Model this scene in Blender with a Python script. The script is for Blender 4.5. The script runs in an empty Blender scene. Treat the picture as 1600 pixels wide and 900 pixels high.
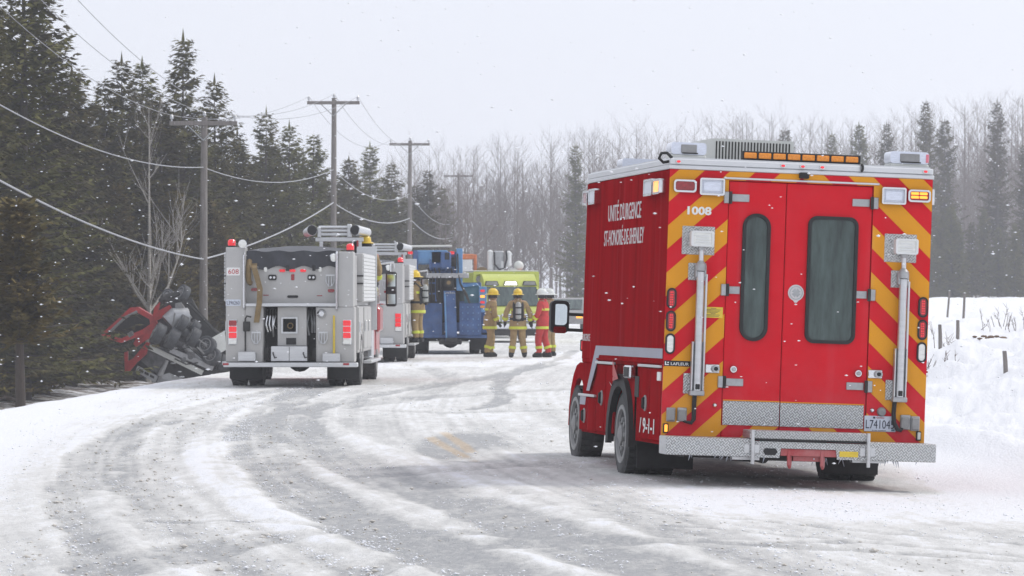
import bpy, bmesh, math, random
import numpy as np
from itertools import product
from mathutils import Vector, Matrix

# ------------------------------------------------------------------ camera, sky, sun, exposure
scene = bpy.context.scene
C = scene.collection
cam_d = bpy.data.cameras.new('camera')
cam = bpy.data.objects.new('camera', cam_d)
C.objects.link(cam)
cam_d.sensor_width = 36.0
cam_d.lens = 144.0
cam_d.clip_end = 4000.0
cam_d.clip_start = 0.5
cam.location = (0, 0, 1.68)
cam.rotation_euler = (math.radians(90) + math.atan(11 / 6400), 0, 0)
cam_d.dof.use_dof = True
cam_d.dof.focus_distance = 38.5
cam_d.dof.aperture_fstop = 14.0
scene.camera = cam

SUN_EL, SUN_AZ = math.radians(48), math.radians(62)      # azimuth clockwise from +Y (the sun stands to the right, a little beyond the scene)
world = bpy.data.worlds.new('World')
scene.world = world
world.use_nodes = True
wn, wl = world.node_tree.nodes, world.node_tree.links
bg = wn['Background']
sky = wn.new('ShaderNodeTexSky')
sky.sky_type = 'NISHITA'
sky.sun_disc = False
sky.sun_elevation = SUN_EL
sky.sun_rotation = SUN_AZ
sky.air_density = 1.0
sky.dust_density = 4.0
wmix = wn.new('ShaderNodeMix')
wmix.data_type = 'RGBA'
wmix.inputs[0].default_value = 0.90                       # an even veil of snow cloud over the clear sky
wtc = wn.new('ShaderNodeTexCoord')
wno = wn.new('ShaderNodeTexNoise')
wno.inputs['Scale'].default_value = 2.2
wno.inputs['Detail'].default_value = 3
wl.new(wtc.outputs['Generated'], wno.inputs['Vector'])
wcr = wn.new('ShaderNodeValToRGB')
wcr.color_ramp.elements[0].position = .3
wcr.color_ramp.elements[1].position = .7
wcr.color_ramp.elements[0].color = (6.3, 6.55, 7.3, 1)
wcr.color_ramp.elements[1].color = (6.8, 7.0, 7.7, 1)
wl.new(wno.outputs['Fac'], wcr.inputs[0])
wl.new(sky.outputs[0], wmix.inputs[6])
wl.new(wcr.outputs[0], wmix.inputs[7])
wl.new(wmix.outputs[2], bg.inputs['Color'])
bg.inputs['Strength'].default_value = 0.128

sun_d = bpy.data.lights.new('sun', 'SUN')
sun_d.energy = 1.5
sun_d.angle = math.radians(10)
sun_d.color = (1.0, 0.96, 0.9)
sun = bpy.data.objects.new('sun', sun_d)
C.objects.link(sun)
_dir = Vector((math.sin(SUN_AZ) * math.cos(SUN_EL), math.cos(SUN_AZ) * math.cos(SUN_EL), math.sin(SUN_EL)))
sun.rotation_euler = _dir.to_track_quat('Z', 'Y').to_euler()
sun.location = (20, 20, 40)

scene.view_settings.view_transform = 'Standard'
scene.view_settings.look = 'None'
scene.view_settings.exposure = 0.15
scene.view_settings.gamma = 1.0
scene.view_settings.use_curve_mapping = False
scene.render.engine = 'CYCLES'
scene.cycles.use_denoising = True
scene.cycles.max_bounces = 8
scene.cycles.volume_bounces = 2
scene.cycles.transparent_max_bounces = 8
scene.cycles.caustics_reflective = False
scene.cycles.caustics_refractive = False

# ------------------------------------------------------------------ helpers
R = math.radians

def tag(o, label=None, cat=None, group=None, kind=None):
    if label: o['label'] = label
    if cat: o['category'] = cat
    if group: o['group'] = group
    if kind: o['kind'] = kind
    return o

def thing(name, label, cat, loc=(0, 0, 0), rot=(0, 0, 0), group=None):
    o = bpy.data.objects.new(name, None)
    C.objects.link(o)
    o.location = loc
    o.rotation_euler = rot
    o.empty_display_size = .2
    return tag(o, label, cat, group)

class B:
    """collects the faces of one mesh"""
    def __init__(s): s.v = []; s.f = []
    def add(s, vs, fs):
        n = len(s.v); s.v += [tuple(p) for p in vs]; s.f += [tuple(i + n for i in q) for q in fs]; return s
    def box(s, x0, x1, y0, y1, z0, z1, c=0.0):
        lo = (min(x0, x1), min(y0, y1), min(z0, z1)); hi = (max(x0, x1), max(y0, y1), max(z0, z1))
        c = min([c] + [.45 * (hi[i] - lo[i]) for i in range(3)])
        if c <= 0:
            v = [(hi[0] if a else lo[0], hi[1] if b else lo[1], hi[2] if d else lo[2]) for a, b, d in product((0, 1), repeat=3)]
            return s.add(v, [(0, 1, 3, 2), (4, 6, 7, 5), (0, 4, 5, 1), (2, 3, 7, 6), (0, 2, 6, 4), (1, 5, 7, 3)])
        v = []; ix = {}
        for sg in product((0, 1), repeat=3):
            for a in range(3):
                p = [hi[i] if sg[i] else lo[i] for i in range(3)]
                for i in range(3):
                    if i != a: p[i] += -c if sg[i] else c
                ix[sg + (a,)] = len(v); v.append(tuple(p))
        f = []
        for a in range(3):
            b, d = (a + 1) % 3, (a + 2) % 3
            for k in (0, 1):
                q = []
                for m, n in ((0, 0), (1, 0), (1, 1), (0, 1)):
                    sg = [0, 0, 0]; sg[a] = k; sg[b] = m; sg[d] = n; q.append(ix[tuple(sg) + (a,)])
                f.append(tuple(q))
            for m, n in product((0, 1), repeat=2):
                s0 = [0, 0, 0]; s0[b] = m; s0[d] = n; s1 = list(s0); s1[a] = 1
                f.append((ix[tuple(s0) + (b,)], ix[tuple(s1) + (b,)], ix[tuple(s1) + (d,)], ix[tuple(s0) + (d,)]))
        for sg in product((0, 1), repeat=3): f.append(tuple(ix[sg + (a,)] for a in range(3)))
        return s.add(v, f)
    def tube(s, pts, r, n=8, caps=True):
        pts = [Vector(p) for p in pts]
        rs = list(r) if hasattr(r, '__len__') else [r] * len(pts)
        v = []; f = []; prev = None
        for i, p in enumerate(pts):
            t = (pts[min(i + 1, len(pts) - 1)] - pts[max(i - 1, 0)]).normalized()
            if prev is None:
                a = t.orthogonal().normalized()
            else:
                a = (prev - t * prev.dot(t))
                a = a.normalized() if a.length > 1e-6 else t.orthogonal().normalized()
            prev = a; b = t.cross(a)
            for k in range(n):
                w = 2 * math.pi * k / n
                v.append(p + (a * math.cos(w) + b * math.sin(w)) * rs[i])
        for i in range(len(pts) - 1):
            for k in range(n):
                f.append((i * n + k, i * n + (k + 1) % n, (i + 1) * n + (k + 1) % n, (i + 1) * n + k))
        if caps:
            f.append(tuple(range(n))); f.append(tuple((len(pts) - 1) * n + k for k in range(n)))
        return s.add(v, f)
    def cyl(s, p0, p1, r, r1=None, n=16): return s.tube([p0, p1], [r, r if r1 is None else r1], n)
    def prism(s, poly, ax, a, b):
        """polygon in the two axes other than ax (cyclic order y,z / x,z / x,y) pushed from a to b"""
        def mk(p, t): return {0: (t, p[0], p[1]), 1: (p[0], t, p[1]), 2: (p[0], p[1], t)}[ax]
        n = len(poly)
        return s.add([mk(p, a) for p in poly] + [mk(p, b) for p in poly],
                     [tuple(range(n)), tuple(range(n, 2 * n))] + [(i, (i + 1) % n, n + (i + 1) % n, n + i) for i in range(n)])
    def ring(s, outer, inner, ax, a, b):
        """frame between two outlines with the same number of points"""
        def mk(p, t): return {0: (t, p[0], p[1]), 1: (p[0], t, p[1]), 2: (p[0], p[1], t)}[ax]
        n = len(outer); v = [mk(p, a) for p in outer] + [mk(p, a) for p in inner] + [mk(p, b) for p in outer] + [mk(p, b) for p in inner]
        f = []
        for i in range(n):
            j = (i + 1) % n
            f += [(i, j, n + j, n + i), (2 * n + i, 2 * n + j, 3 * n + j, 3 * n + i), (i, j, 2 * n + j, 2 * n + i), (n + i, n + j, 3 * n + j, 3 * n + i)]
        return s.add(v, f)
    def lathe(s, prof, axis='z', c=(0, 0, 0), n=24, sx=1.0, sy=1.0):
        v = []; f = []
        for r, h in prof:
            for k in range(n):
                w = 2 * math.pi * k / n
                a, b = r * math.cos(w) * sx, r * math.sin(w) * sy
                p = {'z': (a, b, h), 'x': (h, a, b), 'y': (a, h, b)}[axis]
                v.append((p[0] + c[0], p[1] + c[1], p[2] + c[2]))
        for i in range(len(prof) - 1):
            for k in range(n): f.append((i * n + k, i * n + (k + 1) % n, (i + 1) * n + (k + 1) % n, (i + 1) * n + k))
        if prof[0][0] > 1e-5: f.append(tuple(range(n)))
        if prof[-1][0] > 1e-5: f.append(tuple((len(prof) - 1) * n + k for k in range(n)))
        return s.add(v, f)
    def ball(s, c, r, n=12, m=8, sq=(1, 1, 1)):
        pr = [(max(1e-6, math.sin(math.pi * i / m)), -math.cos(math.pi * i / m)) for i in range(m + 1)]
        b = B().lathe(pr, 'z', (0, 0, 0), n)
        return s.add([(c[0] + x * r * sq[0], c[1] + y * r * sq[1], c[2] + z * r * sq[2]) for x, y, z in b.v], b.f)
    def xf(s, M):
        s.v = [tuple(M @ Vector(p)) for p in s.v]; return s

def mesh_of(name, b, mat, sharp=35, fix=True):
    me = bpy.data.meshes.new(name)
    me.from_pydata(b.v, [], b.f)
    if fix:
        bm = bmesh.new(); bm.from_mesh(me)
        bmesh.ops.recalc_face_normals(bm, faces=bm.faces)
        bm.to_mesh(me); bm.free()
    if sharp:
        me.polygons.foreach_set('use_smooth', [True] * len(me.polygons))
        me.set_sharp_from_angle(angle=R(sharp))
    me.materials.append(mat)
    return me

def part(parent, name, b, mat, label=None, sharp=35, kind=None, loc=None, rot=None):
    o = bpy.data.objects.new(name, mesh_of(name, b, mat, sharp) if isinstance(b, B) else b)
    C.objects.link(o)
    o.parent = parent
    if loc: o.location = loc
    if rot: o.rotation_euler = rot
    if label: o['label'] = label
    if kind: o['kind'] = kind
    return o

def solo(name, b, mat, label, cat, group=None, kind=None, sharp=35, loc=(0, 0, 0), rot=(0, 0, 0)):
    o = part(None, name, b, mat, None, sharp)
    o.location = loc; o.rotation_euler = rot
    return tag(o, label, cat, group, kind)

def rrect(x0, x1, z0, z1, r, n=5):
    r = min(r, .499 * (x1 - x0), .499 * (z1 - z0)); out = []
    for cx, cz, a0 in ((x1 - r, z1 - r, 0), (x0 + r, z1 - r, 90), (x0 + r, z0 + r, 180), (x1 - r, z0 + r, 270)):
        for k in range(n + 1):
            a = R(a0 + 90 * k / n); out.append((cx + r * math.cos(a), cz + r * math.sin(a)))
    return out

def clip(poly, x0, x1, z0, z1):
    """cut a polygon to a rectangle"""
    for ax, lim, sg in ((0, x0, 1), (0, x1, -1), (1, z0, 1), (1, z1, -1)):
        out = []
        for i, p in enumerate(poly):
            q = poly[(i + 1) % len(poly)]
            dp, dq = sg * (p[ax] - lim), sg * (q[ax] - lim)
            if dp >= 0: out.append(p)
            if dp * dq < 0:
                t = dp / (dp - dq); out.append((p[0] + t * (q[0] - p[0]), p[1] + t * (q[1] - p[1])))
        poly = out
        if len(poly) < 3: return []
    return poly

def lettering(parent, text, mat, w, h, Mx, name='lettering', bold=.0):
    """mesh letters fitted to w by h, flat in local x,z, Mx places them"""
    cu = bpy.data.curves.new('t', 'FONT')
    cu.body = text; cu.extrude = .004; cu.offset = bold; cu.align_x = 'CENTER'; cu.align_y = 'CENTER'
    cu.resolution_u = 3
    ob = bpy.data.objects.new('t', cu)
    me = bpy.data.meshes.new_from_object(ob)
    bpy.data.objects.remove(ob); bpy.data.curves.remove(cu)
    n = len(me.vertices); a = np.empty(n * 3); me.vertices.foreach_get('co', a); a = a.reshape(-1, 3)
    lo, hi = a.min(0), a.max(0)
    q = np.c_[(a[:, 0] - (lo[0] + hi[0]) / 2) * w / (hi[0] - lo[0]), -a[:, 2] * .4, (a[:, 1] - (lo[1] + hi[1]) / 2) * h / (hi[1] - lo[1])]
    m = np.array(Mx); q = q @ m[:3, :3].T + m[:3, 3]
    me.vertices.foreach_set('co', q.ravel()); me.materials.clear(); me.materials.append(mat)
    for pl in me.polygons: pl.material_index = 0
    return part(parent, name, me, mat)

def at(x, y, z, rz=0): return Matrix.Translation((x, y, z)) @ Matrix.Rotation(rz, 4, 'Z')

# ------------------------------------------------------------------ materials
MATS = {}
def mat(name, col, rough=.5, metal=0.0, coat=0.0, var=.12, scale=6.0, stretch=(1, 1, 1), dirt=0.0, dirt_col=(.46, .45, .43), dirt_top=None,
        bump=0.0, bump_scale=60.0, emit=0.0, emit_col=None, spec=.5, objrand=0.0, trans=0.0, col2=None):
    m = bpy.data.materials.new(name); m.use_nodes = True
    nt = m.node_tree; N, L = nt.nodes, nt.links; p = N['Principled BSDF']
    p.inputs['Roughness'].default_value = rough; p.inputs['Metallic'].default_value = metal
    p.inputs['Coat Weight'].default_value = coat; p.inputs['Coat Roughness'].default_value = .12
    p.inputs['Specular IOR Level'].default_value = spec
    tc = N.new('ShaderNodeTexCoord'); mp = N.new('ShaderNodeMapping'); mp.inputs['Scale'].default_value = stretch
    L.new(tc.outputs['Object'], mp.inputs[0])
    no = N.new('ShaderNodeTexNoise'); no.inputs['Scale'].default_value = scale; no.inputs['Detail'].default_value = 5; no.inputs['Roughness'].default_value = .65
    L.new(mp.outputs[0], no.inputs['Vector'])
    mr = N.new('ShaderNodeMapRange'); mr.inputs[1].default_value = .3; mr.inputs[2].default_value = .7
    L.new(no.outputs['Fac'], mr.inputs[0])
    mx = N.new('ShaderNodeMix'); mx.data_type = 'RGBA'
    c2 = col2 or tuple(min(1, x * (1 + var)) for x in col)
    mx.inputs[6].default_value = tuple(x * (1 - var) for x in col) + (1,) if not col2 else tuple(col) + (1,)
    mx.inputs[7].default_value = tuple(c2) + (1,)
    L.new(mr.outputs[0], mx.inputs[0])
    out = mx.outputs[2]
    if objrand:
        oi = N.new('ShaderNodeObjectInfo'); hs = N.new('ShaderNodeHueSaturation')
        r1 = N.new('ShaderNodeMapRange'); r1.inputs[3].default_value = 1 - objrand; r1.inputs[4].default_value = 1 + objrand
        r2 = N.new('ShaderNodeMapRange'); r2.inputs[3].default_value = .5 - objrand * .09; r2.inputs[4].default_value = .5 + objrand * .05
        L.new(oi.outputs['Random'], r1.inputs[0]); L.new(oi.outputs['Random'], r2.inputs[0])
        L.new(r1.outputs[0], hs.inputs['Value']); L.new(r2.outputs[0], hs.inputs['Hue']); L.new(out, hs.inputs['Color']); out = hs.outputs[0]
    if dirt:
        n2 = N.new('ShaderNodeTexNoise'); n2.inputs['Scale'].default_value = 3.2; n2.inputs['Detail'].default_value = 7; n2.inputs['Roughness'].default_value = .7
        L.new(tc.outputs['Object'], n2.inputs['Vector'])
        fac = N.new('ShaderNodeMapRange'); fac.inputs[1].default_value = .35; fac.inputs[2].default_value = .8; fac.inputs[4].default_value = dirt
        L.new(n2.outputs['Fac'], fac.inputs[0]); fo = fac.outputs[0]
        if dirt_top:
            sx = N.new('ShaderNodeSeparateXYZ'); L.new(tc.outputs['Object'], sx.inputs[0])
            zr = N.new('ShaderNodeMapRange'); zr.inputs[1].default_value = .3; zr.inputs[2].default_value = dirt_top; zr.inputs[3].default_value = 1.6; zr.inputs[4].default_value = .25
            L.new(sx.outputs[2], zr.inputs[0]); mu = N.new('ShaderNodeMath'); mu.operation = 'MULTIPLY'; mu.use_clamp = True
            L.new(fo, mu.inputs[0]); L.new(zr.outputs[0], mu.inputs[1]); fo = mu.outputs[0]
        dm = N.new('ShaderNodeMix'); dm.data_type = 'RGBA'; dm.inputs[7].default_value = tuple(dirt_col) + (1,)
        L.new(fo, dm.inputs[0]); L.new(out, dm.inputs[6]); out = dm.outputs[2]
        rm = N.new('ShaderNodeMapRange'); rm.inputs[3].default_value = rough; rm.inputs[4].default_value = .85
        L.new(fo, rm.inputs[0]); L.new(rm.outputs[0], p.inputs['Roughness'])
    L.new(out, p.inputs['Base Color'])
    if bump:
        nb = N.new('ShaderNodeTexNoise'); nb.inputs['Scale'].default_value = bump_scale; nb.inputs['Detail'].default_value = 4
        L.new(tc.outputs['Object'], nb.inputs['Vector'])
        bp = N.new('ShaderNodeBump'); bp.inputs['Strength'].default_value = bump; bp.inputs['Distance'].default_value = .02
        L.new(nb.outputs['Fac'], bp.inputs['Height']); L.new(bp.outputs[0], p.inputs['Normal'])
    if emit:
        p.inputs['Emission Color'].default_value = tuple(emit_col or col) + (1,); p.inputs['Emission Strength'].default_value = emit
    if trans: p.inputs['Transmission Weight'].default_value = trans
    MATS[name] = m
    return m

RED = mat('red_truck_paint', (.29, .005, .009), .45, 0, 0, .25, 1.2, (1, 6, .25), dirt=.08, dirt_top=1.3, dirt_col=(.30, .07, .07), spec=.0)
def runs(m, col, amt, sc):
    N, L = m.node_tree.nodes, m.node_tree.links; p = N['Principled BSDF']; src = p.inputs['Base Color'].links[0].from_socket
    tc = N.new('ShaderNodeTexCoord'); mp = N.new('ShaderNodeMapping'); mp.inputs['Scale'].default_value = sc; L.new(tc.outputs['Object'], mp.inputs[0])
    no = N.new('ShaderNodeTexNoise'); no.inputs['Scale'].default_value = 1; no.inputs['Detail'].default_value = 3; L.new(mp.outputs[0], no.inputs['Vector'])
    mr = N.new('ShaderNodeMapRange'); mr.inputs[1].default_value = .60; mr.inputs[2].default_value = .70; mr.inputs[4].default_value = amt; L.new(no.outputs['Fac'], mr.inputs[0])
    mx = N.new('ShaderNodeMix'); mx.data_type = 'RGBA'; mx.inputs[7].default_value = tuple(col) + (1,); L.new(mr.outputs[0], mx.inputs[0]); L.new(src, mx.inputs[6]); L.new(mx.outputs[2], p.inputs['Base Color'])
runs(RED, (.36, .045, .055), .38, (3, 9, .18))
REDR = mat('red_rear_sheeting', (.66, .010, .022), .45, 0, 0, .06, 2, dirt=.24, dirt_top=1.2, dirt_col=(.62, .20, .24), spec=.08)
ORANGE = mat('amber_reflective_stripe', (.76, .32, .012), .42, 0, 0, .05, 2, spec=.2, dirt=.10, dirt_top=1.3, dirt_col=(.6, .45, .3))
ALU = mat('brushed_aluminium', (.62, .63, .64), .38, .85, 0, .08, 3, (1, 1, 8), bump=.05, dirt=.25, dirt_top=1.5)
TRIM = mat('anodised_trim', (.66, .67, .68), .34, .6, 0, .05, 2)
STEEL = mat('galvanised_steel', (.42, .43, .44), .5, .7, 0, .2, 10, dirt=.3)
ENGSILVER = mat('silver_body_paint', (.47, .465, .455), .5, .25, 0, .08, 2, dirt=.55, dirt_top=2.6, dirt_col=(.56, .54, .50))
WHITE = mat('white_enamel', (.74, .75, .74), .4, 0, .2, .05, 3, dirt=.12)
OFFWHITE = mat('offwhite_plastic', (.66, .67, .63), .5, 0, 0, .06, 4)
BLACK = mat('black_rubber', (.018, .018, .019), .7, 0, 0, .3, 12, bump=.1)
TYRE = mat('snowy_tyre_rubber', (.022, .022, .023), .82, 0, 0, .3, 9, dirt=.30, dirt_col=(.34, .34, .34), bump=.4, bump_scale=40)
DARK = mat('chassis_grime', (.030, .029, .028), .8, .1, 0, .35, 7, dirt=.2, dirt_col=(.2, .19, .18), bump=.3)
RIM = mat('grey_wheel_rim', (.27, .27, .27), .6, .3, 0, .2, 8, dirt=.5)
GLASS = mat('tinted_glass_painted_reflections', (.010, .020, .018), .08, 0, .3, .45, 1.6, (5, 1, .9), spec=.5, col2=(.08, .12, .11))  # slanted pale streaks paint reflections into the glass colour
GLASS.node_tree.nodes['Mapping'].inputs['Rotation'].default_value = (0, R(-32), 0)
MIRROR = mat('mirror_glass', (.62, .68, .70), .08, 1.0, 0, .05, 3)
CHROME = mat('chrome', (.72, .73, .74), .14, 1.0, 0, .04, 3)
LENSCLR = mat('clear_lamp_lens', (.72, .76, .86), .12, 0, .6, .12, 30, (1, 1, 4))
LENSFLOOD = mat('flood_lamp_lens', (.82, .82, .78), .2, .2, .5, .15, 9, (1, 1, 6))
LENSRED = mat('dark_red_lens', (.32, .012, .018), .15, 0, .7, .35, 40)
REDON = mat('lit_red_lamp', (.75, .02, .03), .25, 0, .5, .3, 60, emit=.30, emit_col=(1, .03, .04))
AMBER = mat('amber_lens', (.85, .27, .01), .22, 0, .5, .25, 50)
AMBERON = mat('lit_amber_lamp', (.95, .35, .03), .2, 0, .4, .2, 50, emit=1.3, emit_col=(1, .36, .04))
WHITEON = mat('lit_white_lamp', (.95, .93, .85), .2, 0, 0, .02, 5, emit=2.0, emit_col=(1, .95, .82))
BLUEGREY = mat('grey_reflective_band', (.33, .34, .42), .35, .1, .2, .06, 3, dirt=.15)
LETTER = mat('silver_lettering', (.62, .60, .60), .4, .1, 0, .1, 8)
LETWHITE = mat('white_lettering', (.82, .82, .80), .45, 0, 0, .03, 8)
LETBLACK = mat('dark_plate_characters', (.03, .035, .06), .5, 0, 0, .1, 8)
LETRED = mat('red_plate_characters', (.5, .05, .06), .5, 0, 0, .1, 8)
PLATEW = mat('pale_number_plate', (.62, .66, .74), .45, 0, 0, .06, 9)
YELLOW = mat('yellow_label', (.78, .56, .05), .5, 0, 0, .08, 12)
LIME = mat('lime_ambulance_paint', (.52, .57, .10), .4, 0, .1, .06, 2, dirt=.2, dirt_top=1.6)
runs(REDR, (.66, .06, .08), .25, (5, 3, .3))
runs(ORANGE, (.68, .42, .16), .2, (5, 3, .3))
BLUE = mat('blue_truck_paint', (.034, .095, .26), .5, 0, .1, .35, 3, dirt=.45, dirt_col=(.16, .19, .24))
BLUEL = mat('pale_blue_paint', (.10, .27, .52), .4, 0, .2, .2, 3, dirt=.3, dirt_col=(.26, .32, .38))
TEAL = mat('teal_box_paint', (.035, .16, .22), .45, 0, .1, .2, 3, dirt=.2)
TARP = mat('black_tarpaulin', (.035, .037, .046), .55, 0, 0, .3, 5, bump=.3, bump_scale=9)
CANVAS = mat('tan_hose_canvas', (.22, .155, .075), .85, 0, 0, .25, 14, bump=.3)
AXEY = mat('yellow_tool_handle', (.68, .50, .04), .5, 0, 0, .1, 8)
ENGRED = mat('engine_red_paint', (.42, .016, .022), .3, 0, .4, .1, 2, dirt=.25, dirt_top=1.5)
WRECKRED = mat('crushed_red_paint', (.55, .02, .02), .42, 0, .2, .25, 4, dirt=.2, dirt_col=(.25, .2, .19))
WRECKGREY = mat('wreck_underbody', (.11, .11, .115), .7, .3, 0, .4, 6, dirt=.65, dirt_col=(.42, .42, .42), bump=.3)
UORANGE = mat('orange_utility_paint', (.62, .17, .04), .5, 0, 0, .2, 4, dirt=.2)
POLEW = mat('weathered_pole_wood', (.21, .19, .175), .9, 0, 0, .25, 6, (3, 3, .4), bump=.5, bump_scale=20)
WIREM = mat('weathered_conductor', (.34, .345, .36), .6, .2, 0, .1, 3)
CABLEM = mat('grey_telephone_cable', (.42, .43, .45), .6, 0, 0, .1, 3)
INSUL = mat('porcelain_insulator', (.55, .56, .58), .25, 0, .3, .1, 8)
TAN = mat('tan_turnout_cloth', (.36, .25, .115), .9, 0, 0, .25, 9, dirt=.4, dirt_col=(.13, .10, .07), bump=.4, bump_scale=25)
SUITRED = mat('red_turnout_cloth', (.52, .035, .035), .85, 0, 0, .2, 9, dirt=.2, dirt_col=(.2, .05, .05), bump=.4, bump_scale=25)
BANDM = mat('lime_reflective_band', (.60, .66, .06), .5, 0, 0, .1, 9)
SKIN = mat('weathered_skin', (.48, .29, .21), .6, 0, 0, .1, 12)
HELY = mat('yellow_helmet_shell', (.76, .52, .02), .35, 0, .3, .12, 6)
HELW = mat('white_helmet_shell', (.70, .72, .68), .35, 0, .3, .1, 6)
GLOVE = mat('black_glove_leather', (.02, .02, .02), .8, 0, 0, .3, 9)
TANKM = mat('grey_air_cylinder', (.36, .37, .35), .45, .1, .1, .25, 7)
STRAP = mat('black_webbing', (.02, .02, .022), .85)
BARK = mat('grey_brown_bark', (.135, .115, .10), .95, 0, 0, .35, 5, (3, 3, .5), bump=.6, bump_scale=14)
BARKD = mat('dark_conifer_bark', (.075, .06, .05), .95, 0, 0, .35, 5, (3, 3, .5), bump=.6, bump_scale=14)
BARKP = mat('pale_birch_bark', (.36, .335, .30), .9, 0, 0, .4, 7, (1, 1, 4), bump=.3)
TWIG = mat('bare_twig_bark', (.195, .162, .148), .95, 0, 0, .25, 4)
NEEDLE = mat('spruce_needles', (.048, .050, .012), .8, 0, 0, .3, 1.1, objrand=.35, col2=(.135, .122, .034), spec=.2)
CEDAR = mat('olive_cedar_foliage', (.062, .056, .012), .8, 0, 0, .3, 1.0, objrand=.3, col2=(.175, .128, .036), spec=.2)
BRUSH = mat('dry_brown_brush', (.13, .085, .055), .95, 0, 0, .3, 3, col2=(.22, .15, .10))
FLAKE = mat('snowflake', (.92, .93, .96), .8, 0, 0, .02, 5)
CLODM = mat('dirty_slush_clod', (.46, .42, .36), .95, 0, 0, .3, 40, col2=(.78, .76, .72))
YLINE = mat('worn_yellow_road_paint', (.60, .42, .20), .8, 0, 0, .2, 9, dirt=1.0, dirt_col=(.58, .56, .52))

# diamond tread plate: raised lozenges alternate in direction
def treadmat():
    m = mat('diamond_tread_plate', (.60, .61, .61), .33, .75, 0, .05, 3, dirt=.15)
    nt = m.node_tree; N, L = nt.nodes, nt.links; p = N['Principled BSDF']
    tc = N.new('ShaderNodeTexCoord'); mp = N.new('ShaderNodeMapping'); mp.inputs['Rotation'].default_value = (0, R(45), 0)
    L.new(tc.outputs['Object'], mp.inputs[0])
    ck = N.new('ShaderNodeTexChecker'); ck.inputs['Scale'].default_value = 32
    L.new(mp.outputs[0], ck.inputs['Vector'])
    wv = []
    for ax in ('X', 'Z'):
        w = N.new('ShaderNodeTexWave'); w.wave_type = 'BANDS'; w.bands_direction = ax; w.inputs['Scale'].default_value = 16
        L.new(mp.outputs[0], w.inputs['Vector']); wv.append(w)
    mx = N.new('ShaderNodeMix'); mx.data_type = 'FLOAT'
    L.new(ck.outputs['Fac'], mx.inputs[0]); L.new(wv[0].outputs['Fac'], mx.inputs[2]); L.new(wv[1].outputs['Fac'], mx.inputs[3])
    bp = N.new('ShaderNodeBump'); bp.inputs['Strength'].default_value = .9; bp.inputs['Distance'].default_value = .006
    L.new(mx.outputs[0], bp.inputs['Height']); L.new(bp.outputs[0], p.inputs['Normal'])
    src = p.inputs['Base Color'].links[0].from_socket; ml = N.new('ShaderNodeMix'); ml.data_type = 'RGBA'; ml.blend_type = 'MULTIPLY'; ml.inputs[0].default_value = 1
    vr = N.new('ShaderNodeMapRange'); vr.inputs[3].default_value = .62; vr.inputs[4].default_value = 1.25; L.new(mx.outputs[0], vr.inputs[0])
    L.new(src, ml.inputs[6]); L.new(vr.outputs[0], ml.inputs[7]); L.new(ml.outputs[2], p.inputs['Base Color'])
    return m
TREAD = treadmat()

# ------------------------------------------------------------------ numpy noise
def vnoise(x, y, seed=0):
    xi = np.floor(x).astype(np.int64); yi = np.floor(y).astype(np.int64); fx = x - xi; fy = y - yi
    fx = fx * fx * (3 - 2 * fx); fy = fy * fy * (3 - 2 * fy)
    def h(a, b):
        n = (a * 374761393 + b * 668265263 + seed * 1442695041) & 0x7fffffff
        n = ((n ^ (n >> 13)) * 1274126177) & 0x7fffffff
        return ((n ^ (n >> 16)) & 0xffff) / 65535.0
    return (h(xi, yi) * (1 - fx) + h(xi + 1, yi) * fx) * (1 - fy) + (h(xi, yi + 1) * (1 - fx) + h(xi + 1, yi + 1) * fx) * fy
def fbm(x, y, seed=0, o=4):
    s = 0; a = .5; t = 0
    for k in range(o): s = s + a * vnoise(x, y, seed + k * 17); t += a; a *= .5; x = x * 2.03 + 5.1; y = y * 2.03 + 3.7
    return s / t
def sm(a, b, x):
    t = np.clip((x - a) / (b - a), 0, 1); return t * t * (3 - 2 * t)
def seg_dist(x, y, pts):
    d = np.full(x.shape, 1e9)
    for (ax, ay), (bx, by) in zip(pts[:-1], pts[1:]):
        vx, vy = bx - ax, by - ay; t = np.clip(((x - ax) * vx + (y - ay) * vy) / (vx * vx + vy * vy), 0, 1)
        d = np.minimum(d, np.hypot(x - ax - t * vx, y - ay - t * vy))
    return d

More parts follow.
